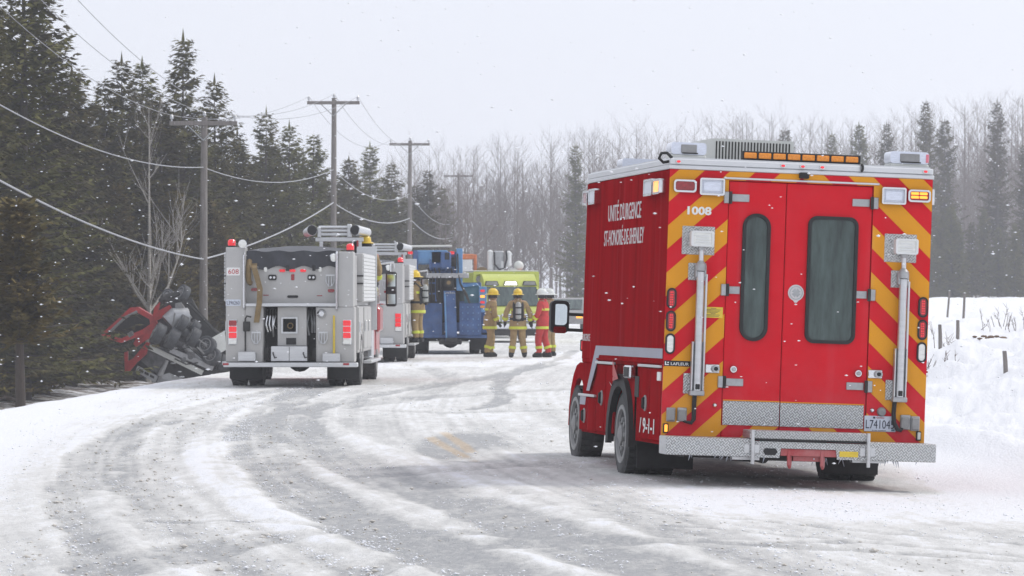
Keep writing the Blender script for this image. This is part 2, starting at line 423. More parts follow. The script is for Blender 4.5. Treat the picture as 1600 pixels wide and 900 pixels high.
# ------------------------------------------------------------------ the ground: road, banks, field, ditch in one sheet
CY = [-80, 0, 25, 43, 49, 65, 80, 95, 115, 145, 187, 244, 300, 420]
CX = [3.0, 1.9, .9, -.5, -.9, -1.6, -2.0, -1.9, -1.4, -.4, 1.2, 4.2, 12, 40]
def road_c(y): return np.interp(y, CY, CX)
def ground_z(x, y):
    x = np.asarray(x, float); y = np.asarray(y, float)
    c = road_c(y); u = x - c
    near = sm(62, 48, y)
    z = -.0356 * np.clip(x - .9, 0, 3.4) * near                       # the right lane falls to the shoulder
    foot = 5.4 + .25 * np.sin(y * .21)
    t = u - foot
    top = .55 + .4 * sm(50, 95, y) + .12 * sm(100, 280, y)
    bank = top * sm(0, 3.4 + .012 * np.clip(y, 0, 200), t) + .18 * np.exp(-((t - .9) / .5) ** 2) * near
    lum = fbm(x * .8, y * .35, 5, 5)
    z = z + bank * (.72 + .56 * lum) + (sm(.3, 1.2, t) * sm(14, 4, t)) * .46 * (fbm(x * 1.5, y * .42, 9, 5) - .5)
    l = np.interp(y, [-80, 0, 40, 61, 71, 79, 88, 95, 110, 150, 220, 420], [-5, -6.5, -8.1, -7.55, -7.15, -6.85, -6.4, -6.1, -6.0, -5.6, -4.6, 33]) - x
    drop = -1.6 * sm(-.25, 3.4, l) + .45 * sm(6, 16, l) + .5 * sm(16, 60, l)
    drop = drop + sm(.6, 3, l) * .35 * (fbm(x * .5, y * .3, 21, 4) - .5)
    lip = .03 * np.exp(-((l + .4) / .4) ** 2) * (fbm(x * 1.2, y * .5, 33) * 2 - .8)
    z = z + drop + lip
    far = sm(200, 330, y)
    return z + far * .35

TRACKS = [
 ([(-1.9, 20), (-2.21, 24.2), (-2.74, 27.6), (-3.3, 31.7), (-3.79, 36.0), (-4.39, 43.2), (-4.74, 51.4), (-4.69, 60.1), (-4.31, 68.9), (-3.57, 76.3)], .30, .50),
 ([(-1.55, 24.2), (-2.16, 27.6), (-2.73, 31.7), (-3.34, 37.2), (-3.94, 45.0), (-4.22, 54.0), (-4.08, 63.6), (-3.56, 71.2)], .30, .36),
 ([(.9, 16), (0.0, 24.2), (-0.69, 27.6), (-1.39, 31.7), (-2.09, 37.2), (-2.67, 43.2), (-3.18, 50.2), (-3.57, 60.1), (-3.6, 69.8), (-3.26, 77.4)], .36, .72),
 ([(1.9, 16), (1.06, 24.2), (0.43, 27.6), (-0.2, 31.7), (-0.9, 36.0), (-1.69, 41.5), (-2.35, 47.0), (-2.95, 54.0), (-3.28, 63.6)], .42, .60),
 ([(-2.4, 24.8), (-2.0, 27.3), (-1.56, 28.5), (-0.73, 29.1), (0.09, 28.4), (0.86, 27.6)], .30, .45),
 ([(-2.56, 30.4), (-1.8, 30.3), (-1.08, 28.7), (-0.17, 27.6), (0.57, 28.0)], .16, .50),
 ([(-0.92, 24.5), (-0.42, 26.8), (0.22, 27.6), (1.31, 28.0), (2.59, 27.6), (3.49, 27.2)], .22, .45),
 ([(0.64, 31.7), (1.71, 31.3), (2.81, 29.9), (3.73, 29.1)], .15, .45),
 ([(0.71, 28.2), (1.53, 27.9), (2.47, 28.7), (3.54, 27.6)], .15, .50),
 ([(0.47, 30.1), (1.4, 29.9), (2.26, 28.9)], .14, .35),
 ([(-3.29, 56.9), (-2.18, 69.8), (-0.52, 83.3), (1.28, 102.4)], .24, .40),
 ([(-3.0, 60.1), (-1.57, 66.8), (0.0, 71.2), (2.35, 75.2)], .5, .42),
 ([(-3.63, 77.4), (-1.21, 77.4), (0.0, 86.7), (0.96, 102.4)], .4, .35),
 ([(1.9, 125), (1.36, 108.6), (0.29, 94.3), (-0.19, 82.1), (-0.27, 73.1), (-0.1, 66.8), (-0.25, 62.9), (-0.56, 60.1)], .17, .75),
 ([(-2.25, 60.1), (-0.91, 58.4), (0.94, 60.1)], .35, .35),
 ([(-2.08, 55.4), (-1.17, 47.0), (-0.26, 41.5), (0.62, 40.0)], .42, .25),
 ([(-1.42, 37.9), (-0.61, 39.2), (0.51, 41.2)], .25, .35),
 ([(-2.6, 100), (-1.6, 90), (-1.2, 80), (-1.6, 66)], .3, .3),
]
RIDGES = [
 ([(-2.01, 24.2), (-2.57, 27.6), (-3.17, 31.7), (-3.53, 34.8)], 1.00),
 ([(-0.53, 24.2), (-1.21, 27.6), (-1.98, 31.7), (-2.58, 36.0), (-3.12, 40.7), (-3.3, 45.0), (-3.08, 47.0)], 1.00),
 ([(1.34, 24.5), (0.89, 28.5), (0.41, 32.7), (0.0, 36.3), (-0.35, 37.9)], 0.80),
 ([(0.85, 26.0), (0.47, 30.4), (0.0, 34.2)], 0.60),
 ([(-0.21, 26.9), (0.12, 25.4), (0.23, 24.2)], 0.80),
 ([(-2.62, 44.1), (-2.69, 40.0), (-2.11, 33.7), (-1.54, 29.9)], 0.60),
]
def make_ground():
    ys = np.concatenate([np.linspace(-80, 12, 24), 10752 / np.linspace(700, 22, 430), np.linspace(510, 1500, 14)])
    s = np.linspace(-1, 1, 640)
    out = np.array([1.3, 1.8, 2.6, 3.8, 6, 10])
    cols = np.concatenate([-out[::-1], s, out])
    Yg, S = np.meshgrid(ys, cols, indexing='ij')
    half = np.maximum(.138 * Yg, 3.2)
    half = np.where(Yg < 15, 3.2 + np.clip(15 - Yg, 0, 60) * .5, half)
    X = half * np.sign(S) * np.abs(S)
    X = np.where(np.abs(S) > 1, np.sign(S) * (half + (np.abs(S) - 1) * np.maximum(14, half * .5)), X)
    Yv = Yg
    z = ground_z(X, Yv)
    c = road_c(Yv); u = X - c
    # snow cover: 1 fresh white snow, 0 bare wet asphalt
    wx = (fbm(X * .6, Yv * .22, 50) - .5) * .5
    road = sm(-5.0, -3.9, u + wx) * sm(4.6, 3.2, u + wx)
    along = fbm(u * 2.6, Yv * .06, 71, 5)
    patch = fbm(X * .55, Yv * .11, 83, 5)
    fine = fbm(X * 5, Yv * 1.6, 91, 4)
    cover = 1 - road * (.32 + .22 * sm(.36, .62, along * .5 + patch * .5) * (.6 + .6 * fine))
    cover = cover + road * .34 * sm(.5, .68, fbm(X * .4 + 9, Yv * .08 + 4, 77, 4)) * sm(52, 58, Yv)
    mid = np.clip(sm(-2.5, -.4, X + .02 * Yv) * sm(3.4, 1.2, X) * sm(38, 30, Yv), 0, 1)
    cover = cover - .16 * mid * (.5 + fine)
    dz = np.zeros_like(X)
    mc = X - np.interp(Yv, [0, 24, 31.7, 37, 43, 50, 60, 70, 77, 100, 140], [2.5, 0, -1.39, -2.09, -2.67, -3.18, -3.57, -3.6, -3.26, -2.5, -.5])
    streak = .55 * fbm(mc * 6, Yv * .04, 201, 4) + .45 * fbm(mc * 17, Yv * .05, 231, 3)
    cover += road * .9 * (streak - .5) * sm(110, 60, Yv)
    jit = (fbm(X * 1.1, Yv * .5, 101) - .5) * .22 + (fbm(X * 7, Yv * 2.4, 103, 3) - .5) * .16
    for pts, w, st in TRACKS:
        ax = [p[0] for p in pts]; ay = [p[1] for p in pts]
        sel = (X > min(ax) - 2) & (X < max(ax) + 2) & (Yv > min(ay) - 3) & (Yv < max(ay) + 3)
        d = seg_dist(X[sel], Yv[sel], pts) + jit[sel]
        k = sm(w * 1.15, w * .75, d) * (.65 + .7 * fine[sel])
        cover[sel] -= st * k * .70
        dz[sel] -= .008 * sm(w * 1.2, w * .7, d)
        rim = np.exp(-((d - w * 1.3) / (.10 + w * .12)) ** 2)
        cover[sel] += .16 * rim * fbm(X[sel] * 3, Yv[sel], 120)
        dz[sel] += .010 * rim * (fbm(X[sel] * 3, Yv[sel] * 1.2, 121) * 1.6)
    for pts, st in RIDGES:
        ax = [p[0] for p in pts]; ay = [p[1] for p in pts]
        sel = (X > min(ax) - 1) & (X < max(ax) + 1) & (Yv > min(ay) - 2) & (Yv < max(ay) + 2)
        d = seg_dist(X[sel], Yv[sel], pts) + jit[sel] * .7
        k = np.exp(-(d / .16) ** 2) * (.4 + 1.1 * fbm(X[sel] * 4, Yv[sel] * 1.5, 130))
        cover[sel] += .42 * st * k; dz[sel] += .022 * st * k
    # the swept patch where the centre line shows
    for cx_, cy_, rx, ry, st in ((-.55, 47.6, .42, 2.4, .95), (-.75, 44.2, .36, 2.2, .75), (-.2, 45.6, .3, 1.6, .6)):
        e = ((X - cx_ + jit) / rx) ** 2 + ((Yv - cy_ + jit * 6) / ry) ** 2
        cover -= st * np.exp(-e ** 2) * (.6 + .5 * fine)
    # drifted white snow around and behind the red truck, darker cover beneath it
    cover += .55 * sm(.9, 1.7, X) * sm(42, 37, Yv) * sm(30.5, 33.5, Yv)
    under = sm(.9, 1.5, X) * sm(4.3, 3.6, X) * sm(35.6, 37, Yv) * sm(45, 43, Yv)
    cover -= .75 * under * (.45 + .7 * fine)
    cover = np.clip(cover, .04, 1)
    paint = np.zeros_like(X)                                      # the double yellow centre line where the wind has swept the asphalt
    for a_, b_ in (((-.88, 50.6), (-.42, 43.8)), ((-1.0, 48.6), (-.38, 41.4))):
        paint = np.maximum(paint, sm(.085, .045, seg_dist(X, Yv, [a_, b_])))
    paint *= .32 * sm(.75, .35, cover + .9 * (fbm(X * 2.5, Yv * .9, 181, 3) - .45))
    lumps = fbm(X * 6, Yv * 3, 140, 4) - .5
    cover = np.clip(cover + road * .55 * (fbm(X * 9, Yv * 2.2, 171, 3) - .5), .04, 1)
    dz += road * (.008 * lumps + .007 * (streak - .5)) * sm(120, 60, Yv) + (1 - road) * .035 * (fbm(X * 1.6, Yv * .7, 150, 5) - .5)
    z = z + dz
    nr, nc = X.shape
    me = bpy.data.meshes.new('snowy_ground')
    idx = np.arange(nr * nc).reshape(nr, nc)
    q = np.stack([idx[:-1, :-1], idx[:-1, 1:], idx[1:, 1:], idx[1:, :-1]], -1).reshape(-1, 4)
    me.vertices.add(nr * nc); me.vertices.foreach_set('co', np.stack([X, Yv, z], -1).astype(np.float32).ravel())
    me.loops.add(q.size); me.loops.foreach_set('vertex_index', q.ravel().astype(np.int32))
    me.polygons.add(len(q)); me.polygons.foreach_set('loop_start', np.arange(0, q.size, 4, dtype=np.int32))
    me.update(calc_edges=True)
    me.polygons.foreach_set('use_smooth', [True] * len(q))
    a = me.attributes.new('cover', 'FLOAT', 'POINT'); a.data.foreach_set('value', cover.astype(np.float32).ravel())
    wood = sm(-6.4, -8.4, u + 1.2 * (fbm(X * .6, Yv * .3, 160) - .5)) * .95
    b = me.attributes.new('litter', 'FLOAT', 'POINT'); b.data.foreach_set('value', wood.astype(np.float32).ravel())
    b = me.attributes.new('paint', 'FLOAT', 'POINT'); b.data.foreach_set('value', paint.astype(np.float32).ravel())
    m = bpy.data.materials.new('snow_and_slush'); m.use_nodes = True
    N, L = m.node_tree.nodes, m.node_tree.links; p = N['Principled BSDF']
    at1 = N.new('ShaderNodeAttribute'); at1.attribute_name = 'cover'
    at2 = N.new('ShaderNodeAttribute'); at2.attribute_name = 'litter'
    tc = N.new('ShaderNodeTexCoord')
    mp = N.new('ShaderNodeMapping'); mp.inputs['Scale'].default_value = (1, .45, 1); L.new(tc.outputs['Object'], mp.inputs[0])
    n1 = N.new('ShaderNodeTexNoise'); n1.inputs['Scale'].default_value = 16; n1.inputs['Detail'].default_value = 8; n1.inputs['Roughness'].default_value = .72; L.new(mp.outputs[0], n1.inputs['Vector'])
    ad = N.new('ShaderNodeMath'); ad.operation = 'MULTIPLY_ADD'; ad.inputs[1].default_value = 1.0; L.new(n1.outputs['Fac'], ad.inputs[0]); 
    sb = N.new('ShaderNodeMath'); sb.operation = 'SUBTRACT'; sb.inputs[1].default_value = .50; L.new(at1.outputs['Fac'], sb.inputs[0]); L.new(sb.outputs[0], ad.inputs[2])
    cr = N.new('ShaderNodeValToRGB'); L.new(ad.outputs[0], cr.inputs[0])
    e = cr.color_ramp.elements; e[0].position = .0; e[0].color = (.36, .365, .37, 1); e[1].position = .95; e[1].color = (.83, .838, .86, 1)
    for ps, co in ((.22, (.50, .498, .485, 1)), (.5, (.625, .62, .60, 1)), (.75, (.74, .735, .715, 1))):
        k = e.new(ps); k.color = co
    # brown grit flecks in the slush
    vo = N.new('ShaderNodeTexNoise'); vo.inputs['Scale'].default_value = 26; vo.inputs['Detail'].default_value = 5; vo.inputs['Roughness'].default_value = .8; L.new(mp.outputs[0], vo.inputs['Vector'])
    vr = N.new('ShaderNodeMapRange'); vr.inputs[1].default_value = .60; vr.inputs[2].default_value = .72; L.new(vo.outputs['Fac'], vr.inputs[0])
    iv = N.new('ShaderNodeMapRange'); iv.inputs[1].default_value = 1.0; iv.inputs[2].default_value = .6; iv.inputs[3].default_value = .0; iv.inputs[4].default_value = .34; L.new(at1.outputs['Fac'], iv.inputs[0])
    mm = N.new('ShaderNodeMath'); mm.operation = 'MULTIPLY'; L.new(vr.outputs[0], mm.inputs[0]); L.new(iv.outputs[0], mm.inputs[1])
    g = N.new('ShaderNodeMix'); g.data_type = 'RGBA'; g.inputs[7].default_value = (.27, .23, .19, 1); L.new(mm.outputs[0], g.inputs[0]); L.new(cr.outputs[0], g.inputs[6])
    # leaf litter and brush under the trees
    n3 = N.new('ShaderNodeTexNoise'); n3.inputs['Scale'].default_value = 2.4; n3.inputs['Detail'].default_value = 6; L.new(tc.outputs['Object'], n3.inputs['Vector'])
    l1 = N.new('ShaderNodeMath'); l1.operation = 'MULTIPLY'; l1.use_clamp = True
    l0 = N.new('ShaderNodeMapRange'); l0.inputs[1].default_value = .40; l0.inputs[2].default_value = .52; L.new(n3.outputs['Fac'], l0.inputs[0])
    L.new(l0.outputs[0], l1.inputs[0]); L.new(at2.outputs['Fac'], l1.inputs[1])
    g2 = N.new('ShaderNodeMix'); g2.data_type = 'RGBA'; g2.inputs[7].default_value = (.10, .07, .045, 1); L.new(l1.outputs[0], g2.inputs[0]); L.new(g.outputs[2], g2.inputs[6])
    at3 = N.new('ShaderNodeAttribute'); at3.attribute_name = 'paint'
    g3 = N.new('ShaderNodeMix'); g3.data_type = 'RGBA'; g3.inputs[7].default_value = (.70, .43, .13, 1); L.new(at3.outputs['Fac'], g3.inputs[0]); L.new(g2.outputs[2], g3.inputs[6])
    L.new(g3.outputs[2], p.inputs['Base Color'])
    p.inputs['Roughness'].default_value = .75; p.inputs['Specular IOR Level'].default_value = .3
    nb = N.new('ShaderNodeTexNoise'); nb.inputs['Scale'].default_value = 22; nb.inputs['Detail'].default_value = 6; nb.inputs['Roughness'].default_value = .7; L.new(mp.outputs[0], nb.inputs['Vector'])
    bp = N.new('ShaderNodeBump'); bp.inputs['Strength'].default_value = .8; bp.inputs['Distance'].default_value = .04
    L.new(nb.outputs['Fac'], bp.inputs['Height']); L.new(bp.outputs[0], p.inputs['Normal'])
    me.materials.append(m)
    o = bpy.data.objects.new('snowy_ground', me); C.objects.link(o); o['kind'] = 'structure'
    return o
GROUND = make_ground()
def gz(x, y): return float(ground_z(np.array([x]), np.array([y]))[0])

# ------------------------------------------------------------------ wheels shared by the vehicles
def wheel(parent, x, y, z, r, w, out, lugs=True, rim=RIM, label=None):
    """x is the middle of the tyre, out = +1/-1 the side the hub faces"""
    h = w / 2
    b = B().lathe([(.62 * r, -h * .7), (.62 * r, -h * .2), (.22 * r, h * .15), (.22 * r, h * .55), (.02, h * .55)], 'x', n=28)
    b.lathe([(.62 * r, -h * .7), (.70 * r, h * 1.0), (.69 * r, h * 1.06), (.60 * r, h * 1.06), (.55 * r, h * .55), (.30 * r, h * .35)], 'x', n=28)
    b.lathe([(.24 * r, h * .3), (.22 * r, h * 1.1), (.12 * r, h * 1.25), (.01, h * 1.27)], 'x', n=16)
    if lugs:
        for k in range(8):
            a = k * math.pi / 4
            b.cyl((h * .05, .33 * r * math.cos(a), .33 * r * math.sin(a)), (h * 1.0, .33 * r * math.cos(a), .33 * r * math.sin(a)), .028 * r / .4, n=6)
    if out < 0: b.v = [(-q[0], q[1], q[2]) for q in b.v]
    wo = part(parent, 'wheel', b, rim, label, loc=(x, y, z))
    t = B().lathe([(.63 * r, -h * .82), (.70 * r, -h), (.90 * r, -h * 1.02), (.975 * r, -h * .86), (.985 * r, 0), (.975 * r, h * .86), (.90 * r, h * 1.02), (.70 * r, h), (.63 * r, h * .82)], 'x', n=40)
    nb = 34
    for k in range(nb):                                           # tread blocks
        a = 2 * math.pi * k / nb
        for s in (-1, 1):
            q = B().box(s * h * .12, s * h * .92, -.055 * r, .055 * r, .965 * r, 1.0 * r)
            q.xf(Matrix.Rotation(a + (.06 if s > 0 else 0), 4, 'X')); t.add(q.v, q.f)
    part(wo, 'tyre', t, TYRE)
    return wo

def lampbox(parent, name, x0, x1, z0, z1, y, bez, lens, r=.02, d=.045, sub='lens', label=None):
    """a bezel standing proud of the rear face (towards -y) with a lens in it"""
    t = .016
    o = part(parent, name, B().ring(rrect(x0, x1, z0, z1, r), rrect(x0 + t, x1 - t, z0 + t, z1 - t, max(.004, r - t * .6)), 1, y, y - d), bez, label)
    l = B().prism(rrect(x0 + t, x1 - t, z0 + t, z1 - t, max(.004, r - t * .6)), 1, y, y - d * .72)
    part(o, sub, l, lens)
    return o

# ------------------------------------------------------------------ the red rescue truck in front
def make_rescue():
    T = thing('rescue_truck', 'red box-bodied rescue truck with amber chevron rear parked nearest the camera', 'rescue truck',
              (2.527, 37.05, -.069), (0, 0, 0))
    T.rotation_mode = 'XYZ'
    T.matrix_world = Matrix.Translation((2.527, 37.05, -.072)) @ Matrix.Rotation(.153, 4, 'Z') @ Matrix.Rotation(.0356, 4, 'Y') @ Matrix.Rotation(-.004, 4, 'X')
    W = 1.217; L = 4.32
    # box body
    body = B().box(-W, W, .03, L, 1.05, 2.85, .012)
    body.box(-W + .02, W - .02, .03, 1.36, .36, 1.05)
    body.box(-W + .02, W - .02, 2.68, L, .36, 1.05)
    body.box(-.75, .75, 1.36, 2.68, .75, 1.05)
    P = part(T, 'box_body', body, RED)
    # left and right side panels with thin seams
    for s in (-1, 1):
        for a, b_ in ((.0, .62), (.62, 1.52), (1.52, 2.42), (2.42, 3.32), (3.32, L)):
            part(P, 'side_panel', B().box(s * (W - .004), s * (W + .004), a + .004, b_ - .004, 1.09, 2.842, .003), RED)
    # roof cap rail
    rail = B().box(-W - .012, W + .012, -.012, L + .012, 2.848, 2.885, .006)
    rail.box(-W - .005, W + .005, -.006, L + .005, 2.885, 2.945, .01)
    part(T, 'roof_rail', rail, TRIM)
    part(T, 'roof_sheet', B().box(-W + .02, W - .02, .02, L - .02, 2.945, 2.957), TRIM)
    # rear red sheeting panels
    rear = B().box(-W, -.672, 0, .03, .44, 2.846).box(.672, W, 0, .03, .44, 2.846).box(-.672, .672, 0, .03, 2.765, 2.846)
    RP = part(T, 'rear_panel', rear, REDR)
    # chevron stripes
    sl = .92; per = .4265
    for s in (-1, 1):
        for k in range(-7, 4):
            z0 = 2.125 + k * per
            poly = [(0, z0), (3, z0 + 3 * sl), (3, z0 + .2135 + 3 * sl), (0, z0 + .2135)]
            for (a, b_, c, d, yy) in ((0, W - .672, .444, 2.846, 0), (W - .672, W, 2.768, 2.846, 0), (W - .672, W, .447, .556, .012)):
                q = clip(poly, a, b_, c, d)
                if q:
                    q = [(s * (W - p[0]), p[1]) for p in q]
                    part(RP, 'chevron_stripe', B().prism(q, 1, yy - .0045, yy), ORANGE)
    # doors
    for x0, x1, wx0, wx1, s in ((-.664, -.136, -.53, -.272, -1), (-.128, .664, .074, .54, 1)):
        d = part(T, 'rear_door', B().box(x0, x1, .012, .04, .446, 2.757, .004), REDR, 'narrow rear door with a slim window' if s < 0 else 'wide rear door with a broad window')
        ra = .125 if s < 0 else .085
        o = rrect(wx0, wx1, 1.322, 2.475, ra, 8); i = rrect(wx0 + .03, wx1 - .03, 1.352, 2.445, ra - .025, 8)
        fr = part(d, 'window_frame', B().ring(o, i, 1, .012, -.012), BLACK)
        part(d, 'window_pane', B().prism(i, 1, .010, .004), GLASS)
        ks = (-.574 if s < 0 else .582)
        part(d, 'door_knob', B().lathe([(.038, .012), (.038, -.008), (.03, -.02), (.004, -.022)], 'y', (ks, 0, 1.062), 16), CHROME)
        part(d, 'knob_boss', B().lathe([(.02, 0), (.02, -.034), (.004, -.036)], 'y', (ks, -.002, 1.062), 10), STEEL)
    # kick plate over both doors
    part(T, 'kick_plate', B().box(-.657, -.137, .002, .012, .56, .775), TREAD)
    part(T, 'kick_plate', B().box(-.127, .645, .002, .012, .56, .772), TREAD)
    part(T, 'kick_plate_edge', B().box(-.657, -.137, -.001, .012, .777, .787).box(-.127, .645, -.001, .012, .774, .784), ORANGE)
    # drip rail over the doors
    part(T, 'drip_rail', B().box(-.72, .72, -.02, 0, 2.775, 2.793, .004), TRIM)
    # round crest on the door
    cr = part(T, 'door_crest', B().lathe([(.074, .012), (.074, .004), (.070, .001), (.002, .001)], 'y', (-.018, 0, 1.772), 28), LETTER)
    cb = B().lathe([(.061, .002), (.061, -.002), (.054, -.002), (.054, .002)], 'y', (-.018, 0, 1.772), 28)
    for k in range(4):
        a = R(45 + 90 * k); q = B().prism([(-.008, .0), (-.022, .036), (.022, .036), (.008, .0)], 1, -.003, .002)
        q.xf(Matrix.Translation((-.018, 0, 1.772)) @ Matrix.Rotation(a, 4, 'Y')); cb.add(q.v, q.f)
    cb.lathe([(.012, .002), (.012, -.004), (.002, -.004)], 'y', (-.018, 0, 1.772), 14)
    part(cr, 'crest_relief', cb, STEEL)
    part(cr, 'crest_tab', B().prism([(-.045, 1.705), (.009, 1.705), (-.008, 1.684), (-.028, 1.684)], 1, .011, .002), LETTER)
    # hinges
    for z, ln in ((2.61, .16), (1.776, .10), (.945, .16)):
        for s in (-1, 1):
            xs = s * .668
            h = part(T, 'door_hinge', B().box(xs - .045 * s * -1 - .0, xs + .045 * s, -.02, .004, z - .052, z + .052, .004) if False else B().box(min(xs, xs + s * .046), max(xs, xs + s * .046), -.024, .0, z - .052, z + .052, .004), STEEL)
            part(h, 'hinge_strap', B().box(min(xs - s * .03, xs - s * (ln + .03)), max(xs - s * .03, xs - s * (ln + .03)), -.002, .012, z - .034, z + .034, .003), STEEL)
            part(h, 'hinge_barrel', B().cyl((xs - s * .012, -.02, z - .056), (xs - s * .012, -.02, z + .056), .016, n=10), DARK)
    # hold-open latches
    for xs in (-.767, .741):
        l = part(T, 'door_latch', B().box(xs - .066, xs + .066, -.012, 0, 1.022, 1.1, .006), CHROME)
        part(l, 'latch_cup', B().ring(rrect(xs - .01, xs + .06, 1.03, 1.092, .03), rrect(xs + .006, xs + .046, 1.043, 1.079, .018), 1, -.012, -.045), STEEL)
        part(l, 'latch_rubber', B().box(xs + .006, xs + .046, -.04, -.012, 1.043, 1.079, .01), BLACK)
    # upper lamps
    lampbox(T, 'warning_lamp', -1.184, -.976, 2.641, 2.755, 0, CHROME, LENSRED, .03, label='unlit dark red warning lamp')
    lampbox(T, 'warning_lamp', .984, 1.194, 2.635, 2.748, 0, CHROME, LENSRED, .03, label='amber flashing warning lamp')
    wl_ = T.children[-1]
    for z in (2.668, 2.702):
        for k in range(2):
            x0 = 1.012 + k * .08
            part(wl_, 'lit_segment', B().box(x0, x0 + .072, -.04, -.03, z, z + .024, .004), AMBERON)
    for x0, x1 in ((-.948, -.719), (.737, .962)):
        z0 = 2.623 if x0 < 0 else 2.606
        s = lampbox(T, 'scene_light', x0, x1, z0, z0 + .154, 0, CHROME, LENSCLR, .018, .06)
        part(s, 'reflector', B().box(x0 + .035, x1 - .035, -.049, -.044, z0 + .035, z0 + .12, .004), LENSCLR)
    # oval tail lamps
    for s in (-1, 1):
        for k, (z0, z1, m) in enumerate(((1.59, 1.776, REDON), (1.385, 1.571, REDON), (1.18, 1.366, LENSFLOOD))):
            x = s * 1.164
            o = part(T, 'tail_lamp', B().ring(rrect(x - .044, x + .044, z0, z1, .044, 7), rrect(x - .03, x + .03, z0 + .016, z1 - .016, .03, 7), 1, 0, -.022), BLACK)
            part(o, 'lens', B().prism(rrect(x - .03, x + .03, z0 + .016, z1 - .016, .03, 7), 1, 0, -.016), LENSRED if m is REDON else m)
            if m is REDON:
                q = B()
                for i in range(6):
                    for j in (-.014, .002): q.box(x + j, x + j + .012, -.0185, -.016, z0 + .03 + i * .022, z0 + .044 + i * .022)
                part(o, 'lit_diodes', q, REDON)
    # telescoping flood lamps on poles
    for s in (-1, 1):
        xc = -.918 if s < 0 else .955
        pl = thing  # readability only
        F = part(T, 'flood_lamp_plate', B().box(s * .936 - .15, s * .936 + .15, -.008, 0, 2.083, 2.34, .004), TREAD)
        lx = -.922 if s < 0 else .965
        lamp = part(F, 'flood_lamp', B().ring(rrect(lx - .105, lx + .105, 2.155, 2.297, .02), rrect(lx - .085, lx + .085, 2.172, 2.28, .012), 1, -.05, -.14).box(lx - .1, lx + .1, -.06, -.03, 2.16, 2.292, .015), WHITE)
        part(F, 'lamp_lens', B().box(lx - .085, lx + .085, -.125, -.06, 2.172, 2.28), LENSFLOOD)
        q = B()
        for k in range(3): q.box(lx - .06, lx + .06, -.132, -.126, 2.19 + k * .026, 2.204 + k * .026, .003)
        part(F, 'lamp_element', q, WHITE)
        M_ = part(T, 'lamp_mast', B().cyl((xc, -.075, .93), (xc - s * .0, -.075, 2.15), .022, n=14), TRIM)
        part(M_, 'mast_sleeve', B().cyl((xc, -.075, .86), (xc, -.075, 1.93), .036, n=16), ALU)
        part(M_, 'mast_channel', B().box(xc - .058, xc + .058, -.05, -.03, .86, 1.30, .004).box(xc - .058, xc - .046, -.095, -.03, .86, 1.3, .003).box(xc + .046, xc + .058, -.095, -.03, .86, 1.3, .003), ALU)
        part(M_, 'slide_rod', B().cyl((xc + .055, -.07, 1.0), (xc + .055, -.07, 1.91), .012, n=8), TRIM)
        part(M_, 'mast_head', B().lathe([(.028, 1.93), (.046, 1.94), (.046, 2.0), (.03, 2.02), (.022, 2.03)], 'z', (xc, -.075, 0), 16), STEEL)
        part(M_, 'swivel', B().box(xc - .03, xc + .03, -.1, -.05, 2.12, 2.16, .008), STEEL)
        b1 = part(T, 'mast_bracket', B().box(s * .938 - .082, s * .938 + .082, -.012, 0, 1.853, 2.008, .003), TREAD)
        part(b1, 'bracket_ear', B().box(xc - .05, xc - .03, -.09, -.012, 1.88, 1.99, .004).box(xc + .03, xc + .05, -.09, -.012, 1.88, 1.99, .004), STEEL)
        b2 = part(T, 'mast_bracket', B().box(s * .935 - .096, s * .935 + .096, -.012, 0, .83, 1.013, .003), TREAD)
        part(b2, 'bracket_foot', B().box(xc - .066, xc + .066, -.11, -.012, .815, .86, .006), STEEL)
        part(b2, 'bracket_catch', B().box(xc - .02, xc + .02, -.115, -.07, .87, .92, .006), BLACK)
        part(T, 'power_cable', B().tube([(xc - .01, -.05, .84), (xc - .012, -.035, .76), (xc - .01, -.03, .66), (xc + s * -.0 - .012, -.04, .60), (xc - .035, -.045, .568), (xc - .08, -.03, .575), (xc - .14, -.012, .60)] if s < 0 else
             [(xc - .035, -.05, .84), (xc - .04, -.04, .72), (xc - .035, -.045, .63), (xc - .0, -.05, .565), (xc + .03, -.04, .558), (xc + .06, -.012, .585)], [.021] * 4 + [.018, .012, .008] if s < 0 else [.021] * 4 + [.017, .012], 10), BLACK)
    # socket boxes, small lamps
    for x0, x1, z0, z1, tl in ((-1.176, -1.097, .574, .699, 0), (-1.077, -.992, .577, .702, 1), (.986, 1.079, .567, .700, 1), (1.081, 1.165, .558, .690, 0)):
        b = part(T, 'socket_box', B().box(x0, x1, -.03, 0, z0, z1, .006), STEEL)
        lid = B().box(x0 + .006, x1 - .006, -.05, -.03, z0 + .008, z1 - .012, .008)
        if tl: lid.xf(Matrix.Translation((x0, 0, z1)) @ Matrix.Rotation(R(8), 4, 'X') @ Matrix.Rotation(R(4), 4, 'Y') @ Matrix.Translation((-x0, 0, -z1)))
        part(b, 'socket_lid', lid, RIM)
    for x, m in ((-1.178, AMBERON), (1.162, OFFWHITE)):
        b = part(T, 'marker_lamp', B().box(x - .024, x + .024, -.02, 0, .47, .556, .006), BLACK)
        part(b, 'lens', B().box(x - .014, x + .014, -.03, -.02, .48, .546, .005), m)
    for x in (-.733, .724):
        b = part(T, 'step_lamp', B().lathe([(.02, 0), (.02, -.012), (.012, -.022), (.002, -.023)], 'y', (x, 0, .734), 12), CHROME)
    part(T, 'fuel_cap', B().lathe([(.042, 0), (.042, -.02), (.034, -.035), (.002, -.036)], 'y', (.809, 0, .722), 14), RIM)
    # plates, labels, numbers
    lettering(T, '1008', LETWHITE, .221, .076, at(-.936, -.009, 2.48), 'unit_number', .035)
    lp = part(T, 'licence_plate', B().box(.653, .947, -.012, -.003, .541, .683, .004), PLATEW)
    lettering(lp, 'L741045', LETBLACK, .262, .078, at(.798, -.014, .607), 'plate_characters')
